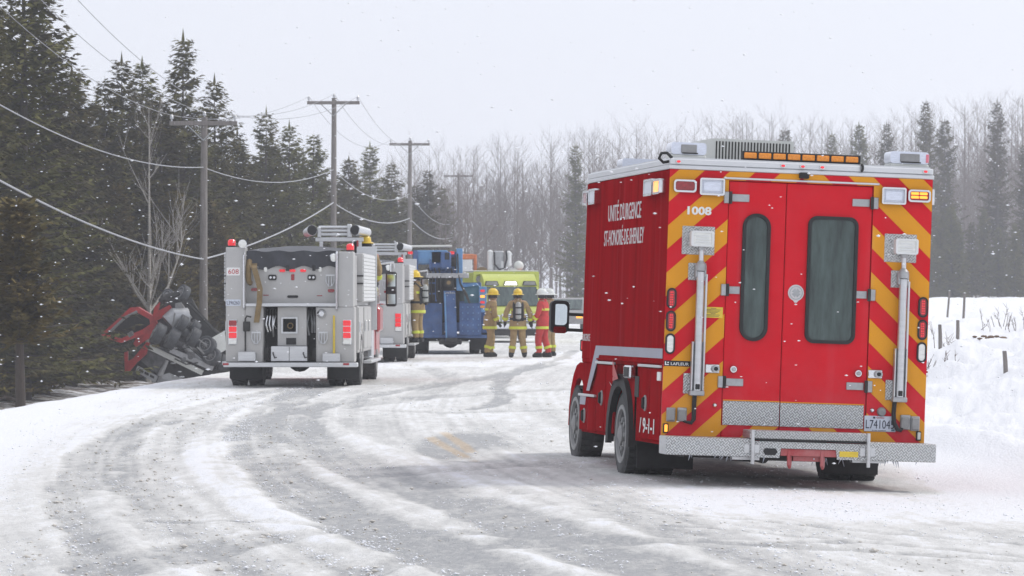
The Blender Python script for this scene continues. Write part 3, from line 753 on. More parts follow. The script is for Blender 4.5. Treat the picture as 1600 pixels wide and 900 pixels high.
    lettering(lp, 'Québec', LETRED, .075, .019, at(.80, -.014, .667), 'plate_characters')
    lettering(lp, 'Je me souviens', LETBLACK, .13, .013, at(.79, -.014, .551), 'plate_characters')
    part(lp, 'plate_crest', B().box(.732, .752, -.014, -.012, .658, .676), LETBLACK)
    part(lp, 'plate_sticker', B().box(.905, .935, -.014, -.012, .549, .565), TEAL)
    bd = part(T, 'maker_badge', B().box(-1.213, -.97, -.009, -.003, 1.072, 1.122, .004), BLACK)
    lettering(bd, 'LAFLEUR', LETWHITE, .165, .026, at(-1.068, -.011, 1.094), 'badge_letters', .01)
    part(bd, 'badge_logo', B().box(-1.205, -1.195, -.011, -.009, 1.081, 1.113).box(-1.195, -1.168, -.011, -.009, 1.081, 1.089).lathe([(.007, -.009), (.007, -.011), (.001, -.011)], 'y', (-1.176, 0, 1.104), 10), LETWHITE)
    yl = part(T, 'instruction_label', B().box(-.865, -.689, -.007, -.002, 1.52, 1.617), YELLOW)
    q = B()
    for k, (a, b_) in enumerate(((-.80, -.75), (-.845, -.71), (-.85, -.72), (-.835, -.735), (-.80, -.755), (-.84, -.715), (-.845, -.725))): q.box(a, b_, -.008, -.007, 1.602 - k * .0115, 1.606 - k * .0115)
    part(yl, 'label_print', q, LETBLACK)
    # bumper of tread plate with a hinged middle step
    BU = part(T, 'rear_bumper', B().box(-1.235, -.46, -.36, -.03, .285, .45, .006), TREAD)
    part(BU, 'bumper_end', B().box(.61, 1.24, -.36, -.03, .285, .45, .006), TREAD)
    part(BU, 'bumper_centre', B().prism([(-.458, .285), (-.20, .285), (-.188, .372), (.318, .372), (.33, .285), (.608, .285), (.608, .43), (-.458, .43)], 1, -.33, -.355), TREAD)
    part(BU, 'bumper_return', B().box(-1.238, -1.235, -.35, -.04, .29, .44), ALU)
    st = part(BU, 'folding_step', B().box(-.478, .62, -.375, -.05, .455, .526, .006), TREAD)
    part(st, 'step_gap', B().box(-.44, .585, -.362, -.05, .436, .452), BLACK)
    for x in (-.455, .606):
        a = part(BU, 'step_arm', B().tube([(x, -.38, .53), (x, -.385, .45), (x + .004, -.385, .33), (x + .006, -.375, .225)], .018, 8), ALU)
        part(a, 'arm_plate', B().box(x - .07, x - .02, -.364, -.355, .32, .40, .003).box(x + .02, x + .07, -.364, -.355, .32, .40, .003), ALU)
    part(BU, 'exhaust_hole', B().prism([(-.35, .34), (-.33, .369), (-.24, .369), (-.217, .34), (-.24, .309), (-.33, .309)], 1, -.354, -.360), BLACK)
    part(BU, 'yellow_decal', B().box(.35, .521, -.359, -.354, .311, .361), YELLOW)
    part(BU, 'grip_edge', B().box(-.62, -.37, -.30, -.2, .258, .284), ALU)
    part(BU, 'grip_edge', B().box(.484, .787, -.30, -.2, .262, .284), ALU)
    rf = part(T, 'tow_frame', B().box(-.188, .33, -.34, -.30, .305, .370, .004).box(-.06, .21, -.30, .6, .26, .33), ENGRED)
    for x in (-.112, .192):
        part(rf, 'tow_hook', B().tube([(x, -.33, .36), (x, -.345, .27), (x, -.345, .225), (x + .012, -.33, .205), (x + .02, -.31, .225), (x + .02, -.31, .30)], .016, 8), ENGRED)
    # roof gear
    for x0, x1 in ((-1.2, -.876), (.83, 1.193)):
        b = part(T, 'corner_beacon', B().box(x0, x1, .06, .30, 2.945, 2.985, .01), OFFWHITE)
        part(b, 'beacon_dome', B().prism(rrect(x0 + .0, x1 - .0, 2.985, 3.095, .03), 1, .06, .30), LENSCLR)
        part(b, 'beacon_reflector', B().box(x0 + .09, x1 - .09, .052, .06, 3.0, 3.075, .005), RIM)
        part(b, 'beacon_foot', B().box(x0 + .10, x1 - .08, .045, .055, 2.992, 3.002), BLACK)
        if x0 > 0: part(b, 'red_end', B().box(x1 - .03, x1 - .004, .054, .06, 3.0, 3.075), mat('pink_lens', (.75, .2, .25), .2, 0, .4))
    # roof air conditioner with slots
    ac = part(T, 'roof_air_conditioner', B().prism([(-.80, 2.957), (-.745, 3.165), (-.62, 3.19), (.14, 3.19), (.14, 2.957)], 1, 1.0, 1.85), OFFWHITE)
    for k in range(24):
        x = -.60 + k * .030
        part(ac, 'vent_slot', B().box(x, x + .013, .996, 1.001, 2.985, 3.165), DARK)
    lb = part(T, 'amber_light_bar', B().box(-.545, .552, .05, .10, 2.96, 3.04, .006), BLACK)
    for k in range(8):
        x = -.53 + k * .1345
        part(lb, 'amber_lamp', B().box(x, x + .116, .038, .052, 2.974, 3.026, .006), AMBER)
    part(lb, 'bar_foot', B().box(-.4, -.34, .06, .09, 2.93, 2.96).box(.36, .42, .06, .09, 2.93, 2.96), BLACK)
    for x in (-1.144, -.181, .001, .182, 1.144):
        c = part(T, 'clearance_lamp', B().lathe([(.028, -.008), (.026, -.018), (.002, -.024)], 'y', (x, 0, 2.916), 14, 1, .62), CHROME)
        part(c, 'lens', B().lathe([(.02, -.016), (.018, -.026), (.002, -.03)], 'y', (x, 0, 2.916), 12, 1, .62), REDON)
    part(T, 'rear_camera', B().box(-.03, .055, -.07, 0, 2.807, 2.862, .008), BLACK)
    part(T, 'roof_hook', B().tube([(.552, -.01, 2.9), (.552, -.04, 2.91), (.552, -.04, 2.94), (.552, 0, 2.955)], .012, 8), BLACK)
    part(T, 'corner_cable', B().tube([(-1.2, .02, 2.95), (-1.25, .0, 2.99), (-1.3, .0, 2.985), (-1.315, .03, 2.94), (-1.27, .05, 2.905), (-1.2, .06, 2.92)], .014, 8), BLACK)
    fl = part(T, 'front_light_bar', B().box(-.95, -.15, 3.9, 4.2, 2.96, 3.0, .01), OFFWHITE)
    part(fl, 'bar_dome', B().prism(rrect(-.95, -.15, 3.0, 3.10, .03), 1, 3.9, 4.2), LENSCLR)
    part(T, 'radio_aerial', B().cyl((-.55, 3.2, 2.95), (-.55, 3.2, 3.25), .006, n=6), BLACK)
    # left side lamps, lettering, band, compartments (and the same gear on the far side)
    for s in (-1, 1):
        sx = lambda x: s * x
        for y0, y1, m in ((.16, .48, AMBERON), (.52, .94, LENSCLR), (3.55, 3.92, LENSCLR), (3.98, 4.26, LENSRED)):
            zz = (2.62, 2.775) if m is LENSCLR else (2.625, 2.765)
            o = part(T, 'side_lamp', B().ring(rrect(y0, y1, zz[0], zz[1], .02), rrect(y0 + .03, y1 - .03, zz[0] + .02, zz[1] - .02, .01), 0, s * W, s * (W + .065)), CHROME)
            part(o, 'lens', B().box(s * W, s * (W + .055), y0 + .03, y1 - .03, zz[0] + .02, zz[1] - .02), m)
        Ml = at(s * (W + .006), 2.19, 2.535, -R(90) if s < 0 else R(90))
        lettering(T, "UNITÉ D'URGENCE", LETTER, 1.74, .20, Ml, 'side_lettering', .004)
        lettering(T, 'ST-HONORÉ-DE-SHENLEY', LETTER, 2.1, .19, at(s * (W + .006), 2.19, 2.294, -R(90) if s < 0 else R(90)), 'side_lettering', .004)
        lettering(T, 'URGENCE', LETTER, .42, .07, at(s * (W + .006), 4.07, 1.303, -R(90) if s < 0 else R(90)), 'side_lettering')
        part(T, 'reflective_band', B().prism([(.03, 1.137), (3.30, 1.137), (3.80, .775), (3.97, .775), (3.50, 1.226), (.03, 1.226)], 0, s * (W + .004), s * (W + .0075)), BLUEGREY)
        part(T, 'reflective_band', B().prism([(4.0, .632), (4.3, .632), (4.3, .715), (3.95, .715)], 0, s * (W + .008), s * (W + .0115)), BLUEGREY)
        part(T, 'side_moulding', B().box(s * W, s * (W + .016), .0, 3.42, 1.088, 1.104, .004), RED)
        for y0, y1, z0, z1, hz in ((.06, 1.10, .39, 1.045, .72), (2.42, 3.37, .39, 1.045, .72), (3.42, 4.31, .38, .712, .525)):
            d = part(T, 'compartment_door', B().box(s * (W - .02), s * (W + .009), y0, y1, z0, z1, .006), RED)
            part(d, 'door_rail', B().box(s * (W + .0), s * (W + .03), y0 - .01, y1 + .01, z1 + .006, z1 + .03, .004), TRIM)
            hy = y0 + (y1 - y0) * .68
            h = part(d, 'door_handle', B().lathe([(.075, s * (W + .009)), (.075, s * (W + .016)), (.06, s * (W + .02)), (.002, s * (W + .018))], 'x', (0, hy, hz), 18), RIM)
            part(h, 'handle_grip', B().tube([(s * (W + .02), hy, hz - .05), (s * (W + .034), hy, hz - .04), (s * (W + .034), hy, hz + .04), (s * (W + .02), hy, hz + .05)], .014, 8), BLACK)
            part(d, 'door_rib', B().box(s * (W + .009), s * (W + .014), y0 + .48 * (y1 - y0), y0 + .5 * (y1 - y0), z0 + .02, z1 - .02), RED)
        lettering(T, '/ 9-1-1', LETWHITE, .72, .14, at(s * (W + .017), .62, .515, -R(90) if s < 0 else R(90)), 'side_lettering', .01)
        # wheel arch flare
        def arch(r): return [(1.98 + r * math.cos(R(a)), .38 + r * math.sin(R(a)) * .95) for a in range(-8, 189, 14)]
        o_, i_ = arch(.62), arch(.50)
        b = B(); n = len(o_)
        xs0, xs1 = s * (W - .02), s * (W + .045)
        v = [(xs1, *p) for p in o_] + [(xs1, *p) for p in i_] + [(xs0, *p) for p in o_] + [(xs0, *p) for p in i_]
        f = []
        for i in range(n - 1): f += [(i, i + 1, n + i + 1, n + i), (i, i + 1, 2 * n + i + 1, 2 * n + i), (n + i, n + i + 1, 3 * n + i + 1, 3 * n + i)]
        part(T, 'wheel_arch_flare', b.add(v, f), BLACK)
        ap = [p for p in arch(.56) if p[1] >= .36]; ap = [(2.68, .36)] + [(ap[0][0], .36)] + ap + [(ap[-1][0], .36)] + [(1.36, .36)]
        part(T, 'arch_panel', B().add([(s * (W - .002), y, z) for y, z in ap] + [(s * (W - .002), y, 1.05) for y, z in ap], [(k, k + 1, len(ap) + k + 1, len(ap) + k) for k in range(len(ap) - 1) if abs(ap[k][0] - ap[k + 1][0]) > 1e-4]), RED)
        # fuel filler, slot, dented guard
        if s < 0:
            fc = part(T, 'fuel_filler', B().box(-W, -W - .06, 1.34, 1.68, .935, 1.055, .015), CHROME)
            part(fc, 'filler_hole', B().box(-W - .06, -W - .064, 1.40, 1.62, .95, 1.04, .01), BLACK)
            part(T, 'vent_slot', B().box(-W, -W - .01, 1.13, 1.33, .765, .96, .004), BLACK)
            part(T, 'bent_guard', B().add([(-W, 2.56, .93), (-W - .07, 2.2, 1.095), (-W - .09, 1.76, .925), (-W - .10, 2.0, .90), (-W - .005, 2.3, .91)], [(0, 1, 2, 3), (0, 3, 4), (1, 0, 4, 2)]), WRECKRED)
            part(T, 'bent_guard', B().add([(-W, 2.6, .84), (-W - .07, 2.35, .89), (-W - .07, 2.25, .87), (-W, 2.45, .81)], [(0, 1, 2, 3)]), ALU)
        part(T, 'side_reflector', B().box(s * W, s * (W + .02), .06, .19, .935, 1.015, .004), LETWHITE)
    # chassis, axles, mud flaps
    ch = B().box(-.46, -.36, .06, 6.4, .48, .66).box(.36, .46, .06, 6.4, .48, .66).box(-1.1, 1.1, .1, 4.3, .55, .62)
    ch.cyl((-1.0, 1.98, .38), (1.0, 1.98, .38), .065, n=10).ball((.05, 1.98, .36), .19)
    ch.box(-.95, -.05, .25, 1.2, .25, .5).box(-.3, .3, -.05, .3, .25, .45)
    ch.cyl((-.28, -.05, .27), (-.28, 1.2, .30), .05, n=10)
    part(T, 'chassis', ch, DARK)
    for s in (-1, 1):
        part(T, 'mud_flap', B().box(s * .62, s * 1.16, 1.46, 1.475, .10, .56, .004), BLACK)
        wheel(T, s * 1.10, 1.98, .40, .40, .235, s)
        wheel(T, s * .86, 1.98, .40, .40, .235, s, False)
        wheel(T, s * .86, 5.95, .40, .40, .255, s)
    q = B(); rng = random.Random(4)
    for k in range(26):
        x = rng.uniform(-1.1, 1.1); h = rng.uniform(.02, .07); q.cyl((x, rng.uniform(-.33, -.1), .285), (x, -.2, .285 - h), .007, .001, 5)
    part(BU, 'icicles', q, LENSCLR, kind='stuff')
    # cab
    cabp = [(4.36, .52), (5.42, .52), (5.46, .80), (5.62, .96), (5.98, 1.02), (6.34, .94), (6.46, .72), (6.50, .55), (6.85, .55), (6.90, 1.12), (6.25, 1.30), (5.55, 1.42), (5.12, 2.06), (4.36, 2.10)]
    c_ = B().prism(cabp[:2] + [(5.5, .9), (5.55, 1.42)] + cabp[-2:], 0, -.95, .95).prism([(5.42, .52), (5.46, .80), (5.62, .96), (5.98, 1.02), (6.34, .94), (6.46, .72), (6.50, .55), (6.72, .55), (6.76, 1.08), (6.25, 1.28), (5.5, 1.40)], 0, -.78, .78)
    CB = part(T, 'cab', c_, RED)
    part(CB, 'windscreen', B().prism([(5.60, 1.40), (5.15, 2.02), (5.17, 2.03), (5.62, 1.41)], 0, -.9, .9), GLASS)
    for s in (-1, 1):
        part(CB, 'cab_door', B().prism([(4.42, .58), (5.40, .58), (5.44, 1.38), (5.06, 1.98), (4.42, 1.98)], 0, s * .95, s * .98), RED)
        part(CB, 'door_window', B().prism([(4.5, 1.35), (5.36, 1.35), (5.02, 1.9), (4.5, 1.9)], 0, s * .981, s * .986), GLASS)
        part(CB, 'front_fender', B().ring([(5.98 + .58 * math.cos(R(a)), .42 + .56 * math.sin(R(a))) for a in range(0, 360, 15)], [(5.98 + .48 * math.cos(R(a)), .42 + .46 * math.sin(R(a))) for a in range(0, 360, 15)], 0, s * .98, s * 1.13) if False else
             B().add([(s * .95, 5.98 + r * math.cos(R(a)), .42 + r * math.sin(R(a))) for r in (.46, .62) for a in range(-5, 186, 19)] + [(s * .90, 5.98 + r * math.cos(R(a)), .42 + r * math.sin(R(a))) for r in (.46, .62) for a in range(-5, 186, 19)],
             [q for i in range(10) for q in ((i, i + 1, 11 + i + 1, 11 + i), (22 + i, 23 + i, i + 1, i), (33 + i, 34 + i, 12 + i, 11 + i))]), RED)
        part(CB, 'running_board', B().box(s * .94, s * 1.02, 4.4, 5.36, .40, .48, .01), ALU)
        # mirror on two arms
        mx0, mx1 = s * 1.21, s * 1.40
        mm = part(CB, 'door_mirror', B().prism(rrect(min(mx0, mx1), max(mx0, mx1), 1.34, 1.67, .05), 1, 5.22, 5.34), BLACK)
        part(mm, 'mirror_glass', B().prism(rrect(min(mx0, mx1) + .025, max(mx0, mx1) - .025, 1.42, 1.635, .04), 1, 5.212, 5.22).xf(Matrix.Translation(((mx0 + mx1) / 2, 5.215, 0)) @ Matrix.Rotation(R(9) * s, 4, 'Z') @ Matrix.Translation((-(mx0 + mx1) / 2, -5.215, 0))), MIRROR)
        part(mm, 'convex_glass', B().prism(rrect(min(mx0, mx1) + .03, max(mx0, mx1) - .03, 1.335, 1.405, .02), 1, 5.212, 5.22), MIRROR)
        part(mm, 'mirror_arm', B().tube([(s * 1.25, 5.26, 1.375), (s * .96, 5.26, 1.37)], .017, 8).tube([(s * 1.25, 5.26, 1.535), (s * .96, 5.26, 1.53)], .017, 8), BLACK)
        rl = part(CB, 'red_side_lamp', B().box(s * .98, s * 1.13, 4.9, 4.98, 1.16, 1.28, .01), BLACK)
        part(rl, 'lens', B().box(s * 1.0, s * 1.13, 4.885, 4.9, 1.175, 1.265, .01), REDON)
        part(CB, 'cab_door_handle', B().box(s * .98, s * 1.02, 4.5, 4.62, .84, .95, .008), BLACK)
    part(CB, 'front_bumper', B().box(-.8, .8, 6.74, 6.86, .45, .75, .03), CHROME)
    part(CB, 'grille', B().box(-.6, .6, 6.75, 6.80, .78, 1.05, .02), CHROME)
    return T
RESCUE = make_rescue()

# ------------------------------------------------------------------ silver fire engines
def copy_tree(o, parent=None, skip=()):
    c = o.copy(); C.objects.link(c)
    c.parent = parent
    if parent is not None: c.matrix_parent_inverse = o.matrix_parent_inverse.copy()
    for ch in o.children:
        if ch.name.split('.')[0] in skip: continue
        copy_tree(ch, c, skip)
    return c

def make_engine():
    T = thing('fire_engine', 'silver fire engine numbered 608 with black hose tarpaulin and pump gear at its rear', 'fire engine',
              (-4.03, 74.4, gz(-4.03, 76)), (0, 0, R(-1.0)), 'silver fire engines parked in line')
    S = ENGSILVER
    LS = part(T, 'rear_pillar', B().box(-1.17, -.815, 0, .5, .46, 2.55, .012), S)
    RS = part(T, 'rear_pillar', B().box(.87, 1.15, 0, .5, 1.46, 2.47, .012), S)
    lo = B().box(.48, 1.17, .0, .6, .46, 1.46, .012)
    part(T, 'rear_cabinet', lo, S)
    part(T, 'rear_cabinet', B().box(-.815, -.5, .004, .6, .46, 1.5, .008), S)
    part(T, 'hose_bed_panel', B().box(-.815, .87, .25, .3, 1.5, 2.22), S)
    part(T, 'rear_shelf', B().box(-.815, .87, -.03, .3, 1.47, 1.53, .008), ALU)
    part(T, 'recess_back', B().box(-.5, .48, .5, .55, .47, 1.47), DARK)
    part(T, 'side_body', B().box(-1.2, 1.2, .6, 5.1, .62, 1.48, .01).box(-1.16, 1.16, .5, 5.1, 1.48, 2.4, .01), S)
    col = B().box(-.235, -.14, .12, .5, .76, 1.46).box(.10, .29, .12, .5, .76, 1.46).box(-.14, .10, .12, .5, .76, 1.01).box(-.14, .10, .12, .5, 1.25, 1.46)
    PC = part(T, 'pump_column', col, S)
    part(PC, 'pump_opening', B().box(-.14, .10, .3, .32, 1.01, 1.25), DARK)
    part(PC, 'opening_frame', B().ring(rrect(-.17, .13, .98, 1.28, .01), rrect(-.14, .10, 1.01, 1.25, .01), 1, .12, .09), ALU)
    part(PC, 'inlet_pipe', B().lathe([(.055, .3), (.055, .15), (.04, .15), (.04, .3)], 'y', (-.01, 0, 1.12), 16), CANVAS)
    part(PC, 'dark_vent', B().box(-.08, .1, .11, .12, .78, .9), BLACK)
    bx = part(T, 'tool_chest', B().box(-.34, .315, -.12, .15, .48, .75, .008), ALU)
    part(bx, 'chest_seam', B().box(-.012, -.004, -.124, -.12, .485, .745), DARK)
    for x in (-.3, .25): part(bx, 'chest_handle', B().tube([(x, -.12, .64), (x, -.16, .62), (x + .03, -.16, .54), (x + .06, -.12, .55)], .012, 6), BLACK)
    part(T, 'tail_board', B().box(-1.19, 1.24, -.30, .0, .375, .455, .01), ALU)
    for x in (-1.15, 1.03): part(T, 'marker_lamp', B().box(x - .05, x + .06, -.31, -.29, .41, .45, .004), LENSRED)
    # stacked tail lamps
    for x0 in (-1.125, .95):
        hs = part(T, 'tail_lamp_cluster', B().box(x0, x0 + .165, -.02, 0, .775, 1.235, .01), CHROME)
        for k, m in enumerate((LENSFLOOD, REDON, REDON, REDON if x0 > 0 else LENSRED)):
            part(hs, 'lens', B().box(x0 + .012, x0 + .153, -.04, -.02, .785 + k * .112, .885 + k * .112, .012), m)
    # beacons and lamps
    for x, z in ((-1.075, 2.55), (1.085, 2.47)):
        b = part(T, 'red_beacon', B().lathe([(.08, z), (.08, z + .02), (.07, z + .03)], 'z', (x, .15, 0), 16), BLACK)
        part(b, 'beacon_dome', B().lathe([(.07, z + .03), (.072, z + .11), (.05, z + .14), (.002, z + .15)], 'z', (x, .15, 0), 16), REDON)
    for x, z, tilt in ((-.86, 2.61, 0), (.775, 2.36, .6)):
        b = part(T, 'spot_lamp', B().lathe([(.078, -.05), (.075, .0), (.05, .05), (.002, .07)], 'y', (0, 0, 0), 18).xf(at(x, -.02, z, tilt)), CHROME)
        part(b, 'lens', B().lathe([(.07, -.052), (.05, -.062), (.002, -.066)], 'y', (0, 0, 0), 18).xf(at(x, -.02, z, tilt)), LENSFLOOD)
        part(b, 'lamp_bracket', B().tube([(x, .03, z), (x + .05, .08, z + .02), (x + .09, .12, z + .1)], .02, 6), BLACK)
    # upper panel details
    for x in (-.16, .026, .22): part(T, 'marker_lamp', B().prism(rrect(x - .055, x + .055, 2.10, 2.15, .022), 1, .25, .23), REDON)
    part(T, 'marker_lamp', B().box(-.0, .06, .235, .25, 1.95, 2.06, .006), LENSRED)
    for x in (-.34, .375):
        b = part(T, 'twin_lamp', B().prism(rrect(x - .075, x + .075, 1.95, 2.05, .03), 1, .25, .225), BLACK)
        for k in (-.033, .033): part(b, 'lens', B().lathe([(.026, .224), (.02, .216), (.002, .214)], 'y', (x + k, 0, 2.0), 12), CHROME)
    for x in (-.465, .53): part(T, 'clear_lamp', B().prism(rrect(x - .03, x + .03, 2.1, 2.19, .028), 1, .25, .22), LENSFLOOD)
    part(T, 'maker_badge', B().prism(rrect(-.07, .13, 1.63, 1.675, .022), 1, .25, .235), BLACK)
    for x, z in ((-.67, 1.78), (.73, 1.76)): part(T, 'oval_lamp', B().prism(rrect(x - .06, x + .06, z - .028, z + .028, .025), 1, .25, .23), LENSRED)
    for x, z in ((-.46, 1.67), (.52, 1.66)): part(T, 'red_reflector', B().box(x - .05, x + .05, .242, .25, z, z + .015), LENSRED)
    # 608 plate and licence plate
    n = part(T, 'unit_plate', B().prism(rrect(-1.155, -.91, 2.035, 2.18, .02), 1, 0, -.008), LETWHITE)
    lettering(n, '608', LETRED, .19, .085, at(-1.03, -.011, 2.107), 'plate_characters')
    n = part(T, 'licence_plate', B().box(-1.17, -.9, -.008, 0, 1.485, 1.6), PLATEW)
    lettering(n, 'L396260', LETBLACK, .23, .07, at(-1.035, -.01, 1.54), 'plate_characters')
    # grab rails
    for x, a, b_ in ((-.835, 1.42, 2.44), (.85, 1.40, 2.46)):
        part(T, 'grab_rail', B().tube([(x, .0, a), (x, -.06, a + .03), (x, -.06, b_ - .03), (x, .0, b_)], .019, 8), CHROME)
    # folding steps of bent rod
    for x, z, y in ((-.62, .9, 0), (.60, .9, 0), (.715, 1.94, .25)):
        st = B().tube([(x - .075, y, z + .1), (x - .075, y - .03, z - .02), (x - .03, y - .03, z - .1), (x + .03, y - .03, z - .1), (x + .075, y - .03, z - .02), (x + .075, y, z + .1)], .011, 6)
        st.tube([(x - .025, y, z + .1), (x - .025, y - .025, z - .09)], .01, 6).tube([(x + .025, y, z + .1), (x + .025, y - .025, z - .09)], .01, 6).box(x - .085, x + .085, y - .02, y, z + .085, z + .115)
        part(T, 'folding_step', st, ALU)
    # hoses, axe, bar, caps
    part(T, 'hose_loop', B().tube([(-.755, .2, 2.3), (-.76, .05, 2.2), (-.76, .02, 2.0), (-.755, .06, 1.92), (-.73, .12, 1.9)], .05, 8), CANVAS)
    hp = [(-.66, .16, 2.26), (-.655, -.02, 2.18), (-.60, -.06, 2.0), (-.545, -.06, 1.8), (-.555, -.06, 1.55), (-.585, -.06, 1.35), (-.61, -.05, 1.18)]
    hb = B()
    for p in hp: pass
    v = []; f = []
    for i, p in enumerate(hp): v += [(p[0] - .05, p[1], p[2]), (p[0] + .05, p[1], p[2]), (p[0] + .05, p[1] + .03, p[2]), (p[0] - .05, p[1] + .03, p[2])]
    for i in range(len(hp) - 1):
        for k in range(4): f.append((4 * i + k, 4 * i + (k + 1) % 4, 4 * i + 4 + (k + 1) % 4, 4 * i + 4 + k))
    part(T, 'hanging_strap', hb.add(v, f + [(0, 1, 2, 3), tuple(range(len(v) - 4, len(v)))]), CANVAS)
    ax = part(T, 'axe', B().tube([(.80, -.05, .6), (.80, -.06, 1.31)], [.022, .018], 8), AXEY)
    part(T, 'tool_holder', B().box(.59, .91, -.1, 0, .47, .62, .008), ALU)
    part(T, 'tool_holder', B().box(-.94, -.62, -.1, .004, .48, .65, .008), ALU)
    part(T, 'pry_bar', B().tube([(-.81, -.05, .66), (-.81, -.06, 1.25), (-.78, -.08, 1.3), (-.70, -.08, 1.28)], .016, 6).box(-.85, -.72, -.08, -.04, 1.02, 1.2, .01), DARK)
    part(T, 'discharge_cap', B().lathe([(.085, 0), (.085, -.03), (.06, -.07), (.045, -.09), (.002, -.09)], 'y', (.575, 0, 1.34), 18), CHROME)
    rng = random.Random(3)
    for sx_, mt in ((-.37, CHROME), (.38, TEAL)):
        q = B()
        for k in range(4):
            x = sx_ + (k - 1.5) * .05; q.tube([(x, .45, 1.4), (x + .01, .3, 1.3), (x + rng.uniform(-.03, .03), .25, 1.15), (x + .02, .3, 1.0 + rng.uniform(-.1, .1))], .018, 6)
        part(T, 'hanging_tools', q, mt if mt is CHROME else STEEL, kind='stuff')
    part(T, 'recess_cheek', B().box(-.5, -.49, .02, .5, .47, 1.46), S)
    part(T, 'recess_cheek', B().box(.47, .48, .02, .5, .47, 1.46), S)
    # tarpaulin over the hose bed, sagging at its front edge
    nx, ny = 26, 10; v = []; f = []
    for j in range(ny):
        for i in range(nx):
            x = -.81 + 1.66 * i / (nx - 1); t = j / (ny - 1)
            sag = .02 * math.sin(i * .9) * (1 - t)
            if j < 4:
                z = 2.18 + .10 * j - .05 * max(0, 1 - i / 7) * (j == 0) + .012 * math.sin(i * .9) * (j == 0); y = .21 - .03 * math.sin(i * .8 + j)
            else:
                u = (j - 3) / (ny - 4); z = 2.48 + .13 * math.sin(u * 1.6) * math.sin(math.pi * (.12 + .76 * i / (nx - 1))) ** .7; y = .21 + u * 3.2
            v.append((x, y, z + sag))
    for j in range(ny - 1):
        for i in range(nx - 1): f.append((j * nx + i, j * nx + i + 1, (j + 1) * nx + i + 1, (j + 1) * nx + i))
    part(T, 'hose_bed_tarpaulin', B().add(v, f), TARP, sharp=60)
    for x in (-.06, .42): part(T, 'tarp_strap', B().box(x - .03, x + .03, .17, .19, 2.12, 2.22, .004), BLACK)
    # upper side lockers with ribbed roll-up fronts
    for s in (-1, 1):
        lk = part(T, 'side_locker', B().box(s * .93, s * 1.27, 1.0, 5.1, 1.55, 2.45, .012), S)
        for k in range(13):
            z = 1.565 + k * .067
            part(lk, 'shutter_slat', B().box(s * 1.27, s * 1.29, 1.02, 5.08, z, z + .06, .012), WHITE)
        for z in (1.88, 2.02): part(lk, 'locker_strap', B().box(s * 1.0, s * 1.28, .98, 1.0, z, z + .025), BLACK)
        for y0, y1 in ((.62, 1.15), (2.5, 3.7), (3.75, 5.05)):
            d = part(T, 'side_locker_door', B().box(s * 1.2, s * 1.215, y0, y1, .68, 1.45, .006), S)
            part(d, 'door_handle', B().box(s * 1.215, s * 1.24, y0 + .1, y0 + .13, 1.0, 1.2, .005), CHROME)
        part(T, 'wheel_arch', B().add([(s * 1.205, 1.8 + r * math.cos(R(a)), .5 + r * math.sin(R(a))) for r in (.56, .66) for a in range(0, 181, 18)], [(i, i + 1, 12 + i, 11 + i) for i in range(10)]), CHROME)
    # pump walkway, cab
    part(T, 'pump_walkway', B().box(-1.22, 1.22, 5.1, 5.9, .45, 1.0, .01), ALU)
    part(T, 'walkway_guard', B().box(.93, 1.32, 5.1, 5.13, 1.0, 2.62, .006), ALU)
    part(T, 'pump_panel', B().box(-1.0, .75, 5.5, 5.9, 1.12, 1.95, .02), ALU)
    part(T, 'side_step', B().box(-1.30, -1.2, .7, 1.1, .4, .46).box(1.2, 1.36, 2.4, 5.9, .40, .455, .01), ALU)
    cab = part(T, 'cab', B().prism([(5.9, .5), (8.55, .5), (8.6, 1.3), (8.35, 2.45), (8.2, 2.5), (5.9, 2.5)], 0, -1.2, 1.2), ENGRED)
    part(cab, 'windscreen', B().prism([(8.59, 1.42), (8.38, 2.36), (8.40, 2.37), (8.61, 1.43)], 0, -1.1, 1.1), GLASS)
    for s in (-1, 1):
        part(cab, 'cab_door', B().box(s * 1.2, s * 1.215, 6.9, 8.1, .6, 2.3, .008), ENGRED)
        part(cab, 'door_window', B().box(s * 1.215, s * 1.22, 7.0, 8.0, 1.5, 2.2, .008), GLASS)
        mm = part(cab, 'door_mirror', B().box(s * 1.34, s * 1.56, 8.2, 8.32, 1.45, 2.15, .03), BLACK)
        part(mm, 'mirror_glass', B().box(s * 1.365, s * 1.535, 8.192, 8.2, 1.85, 2.1, .01), MIRROR)
        part(mm, 'convex_glass', B().box(s * 1.365, s * 1.535, 8.192, 8.2, 1.5, 1.7, .01), MIRROR)
        part(mm, 'mirror_arm', B().tube([(s * 1.2, 8.26, 2.3), (s * 1.5, 8.26, 2.34), (s * 1.5, 8.26, 2.22)], .02, 6).tube([(s * 1.2, 8.26, 1.5), (s * 1.45, 8.26, 1.5), (s * 1.47, 8.26, 1.58)], .02, 6), CHROME)
        part(cab, 'cab_fender', B().lathe([(.62, s * 1.2), (.62, s * 1.30), (.5, s * 1.32), (.47, s * 1.2)], 'x', (0, 7.35, .72), 24, 1, .95) if False else B().box(s * 1.2, s * 1.30, 6.75, 7.95, .95, 1.45, .05), ENGRED)
        w0 = wheel(T, s * 1.06, 1.8, .50, .50, .28, s)
        wheel(T, s * .74, 1.8, .50, .50, .28, s, False)
        wheel(T, s * 1.05, 7.35, .50, .50, .30, s)
        part(T, 'mud_flap', B().box(s * .6, s * 1.2, 1.15, 1.165, .12, .5, .004), BLACK)
    ch = B().box(-.5, -.4, .1, 8.4, .5, .72).box(.4, .5, .1, 8.4, .5, .72).cyl((-1, 1.8, .5), (1, 1.8, .5), .08, n=10).ball((0.05, 1.8, .48), .23).box(-1.15, 1.15, .6, 5, .5, .63)
    part(T, 'chassis', ch, DARK)
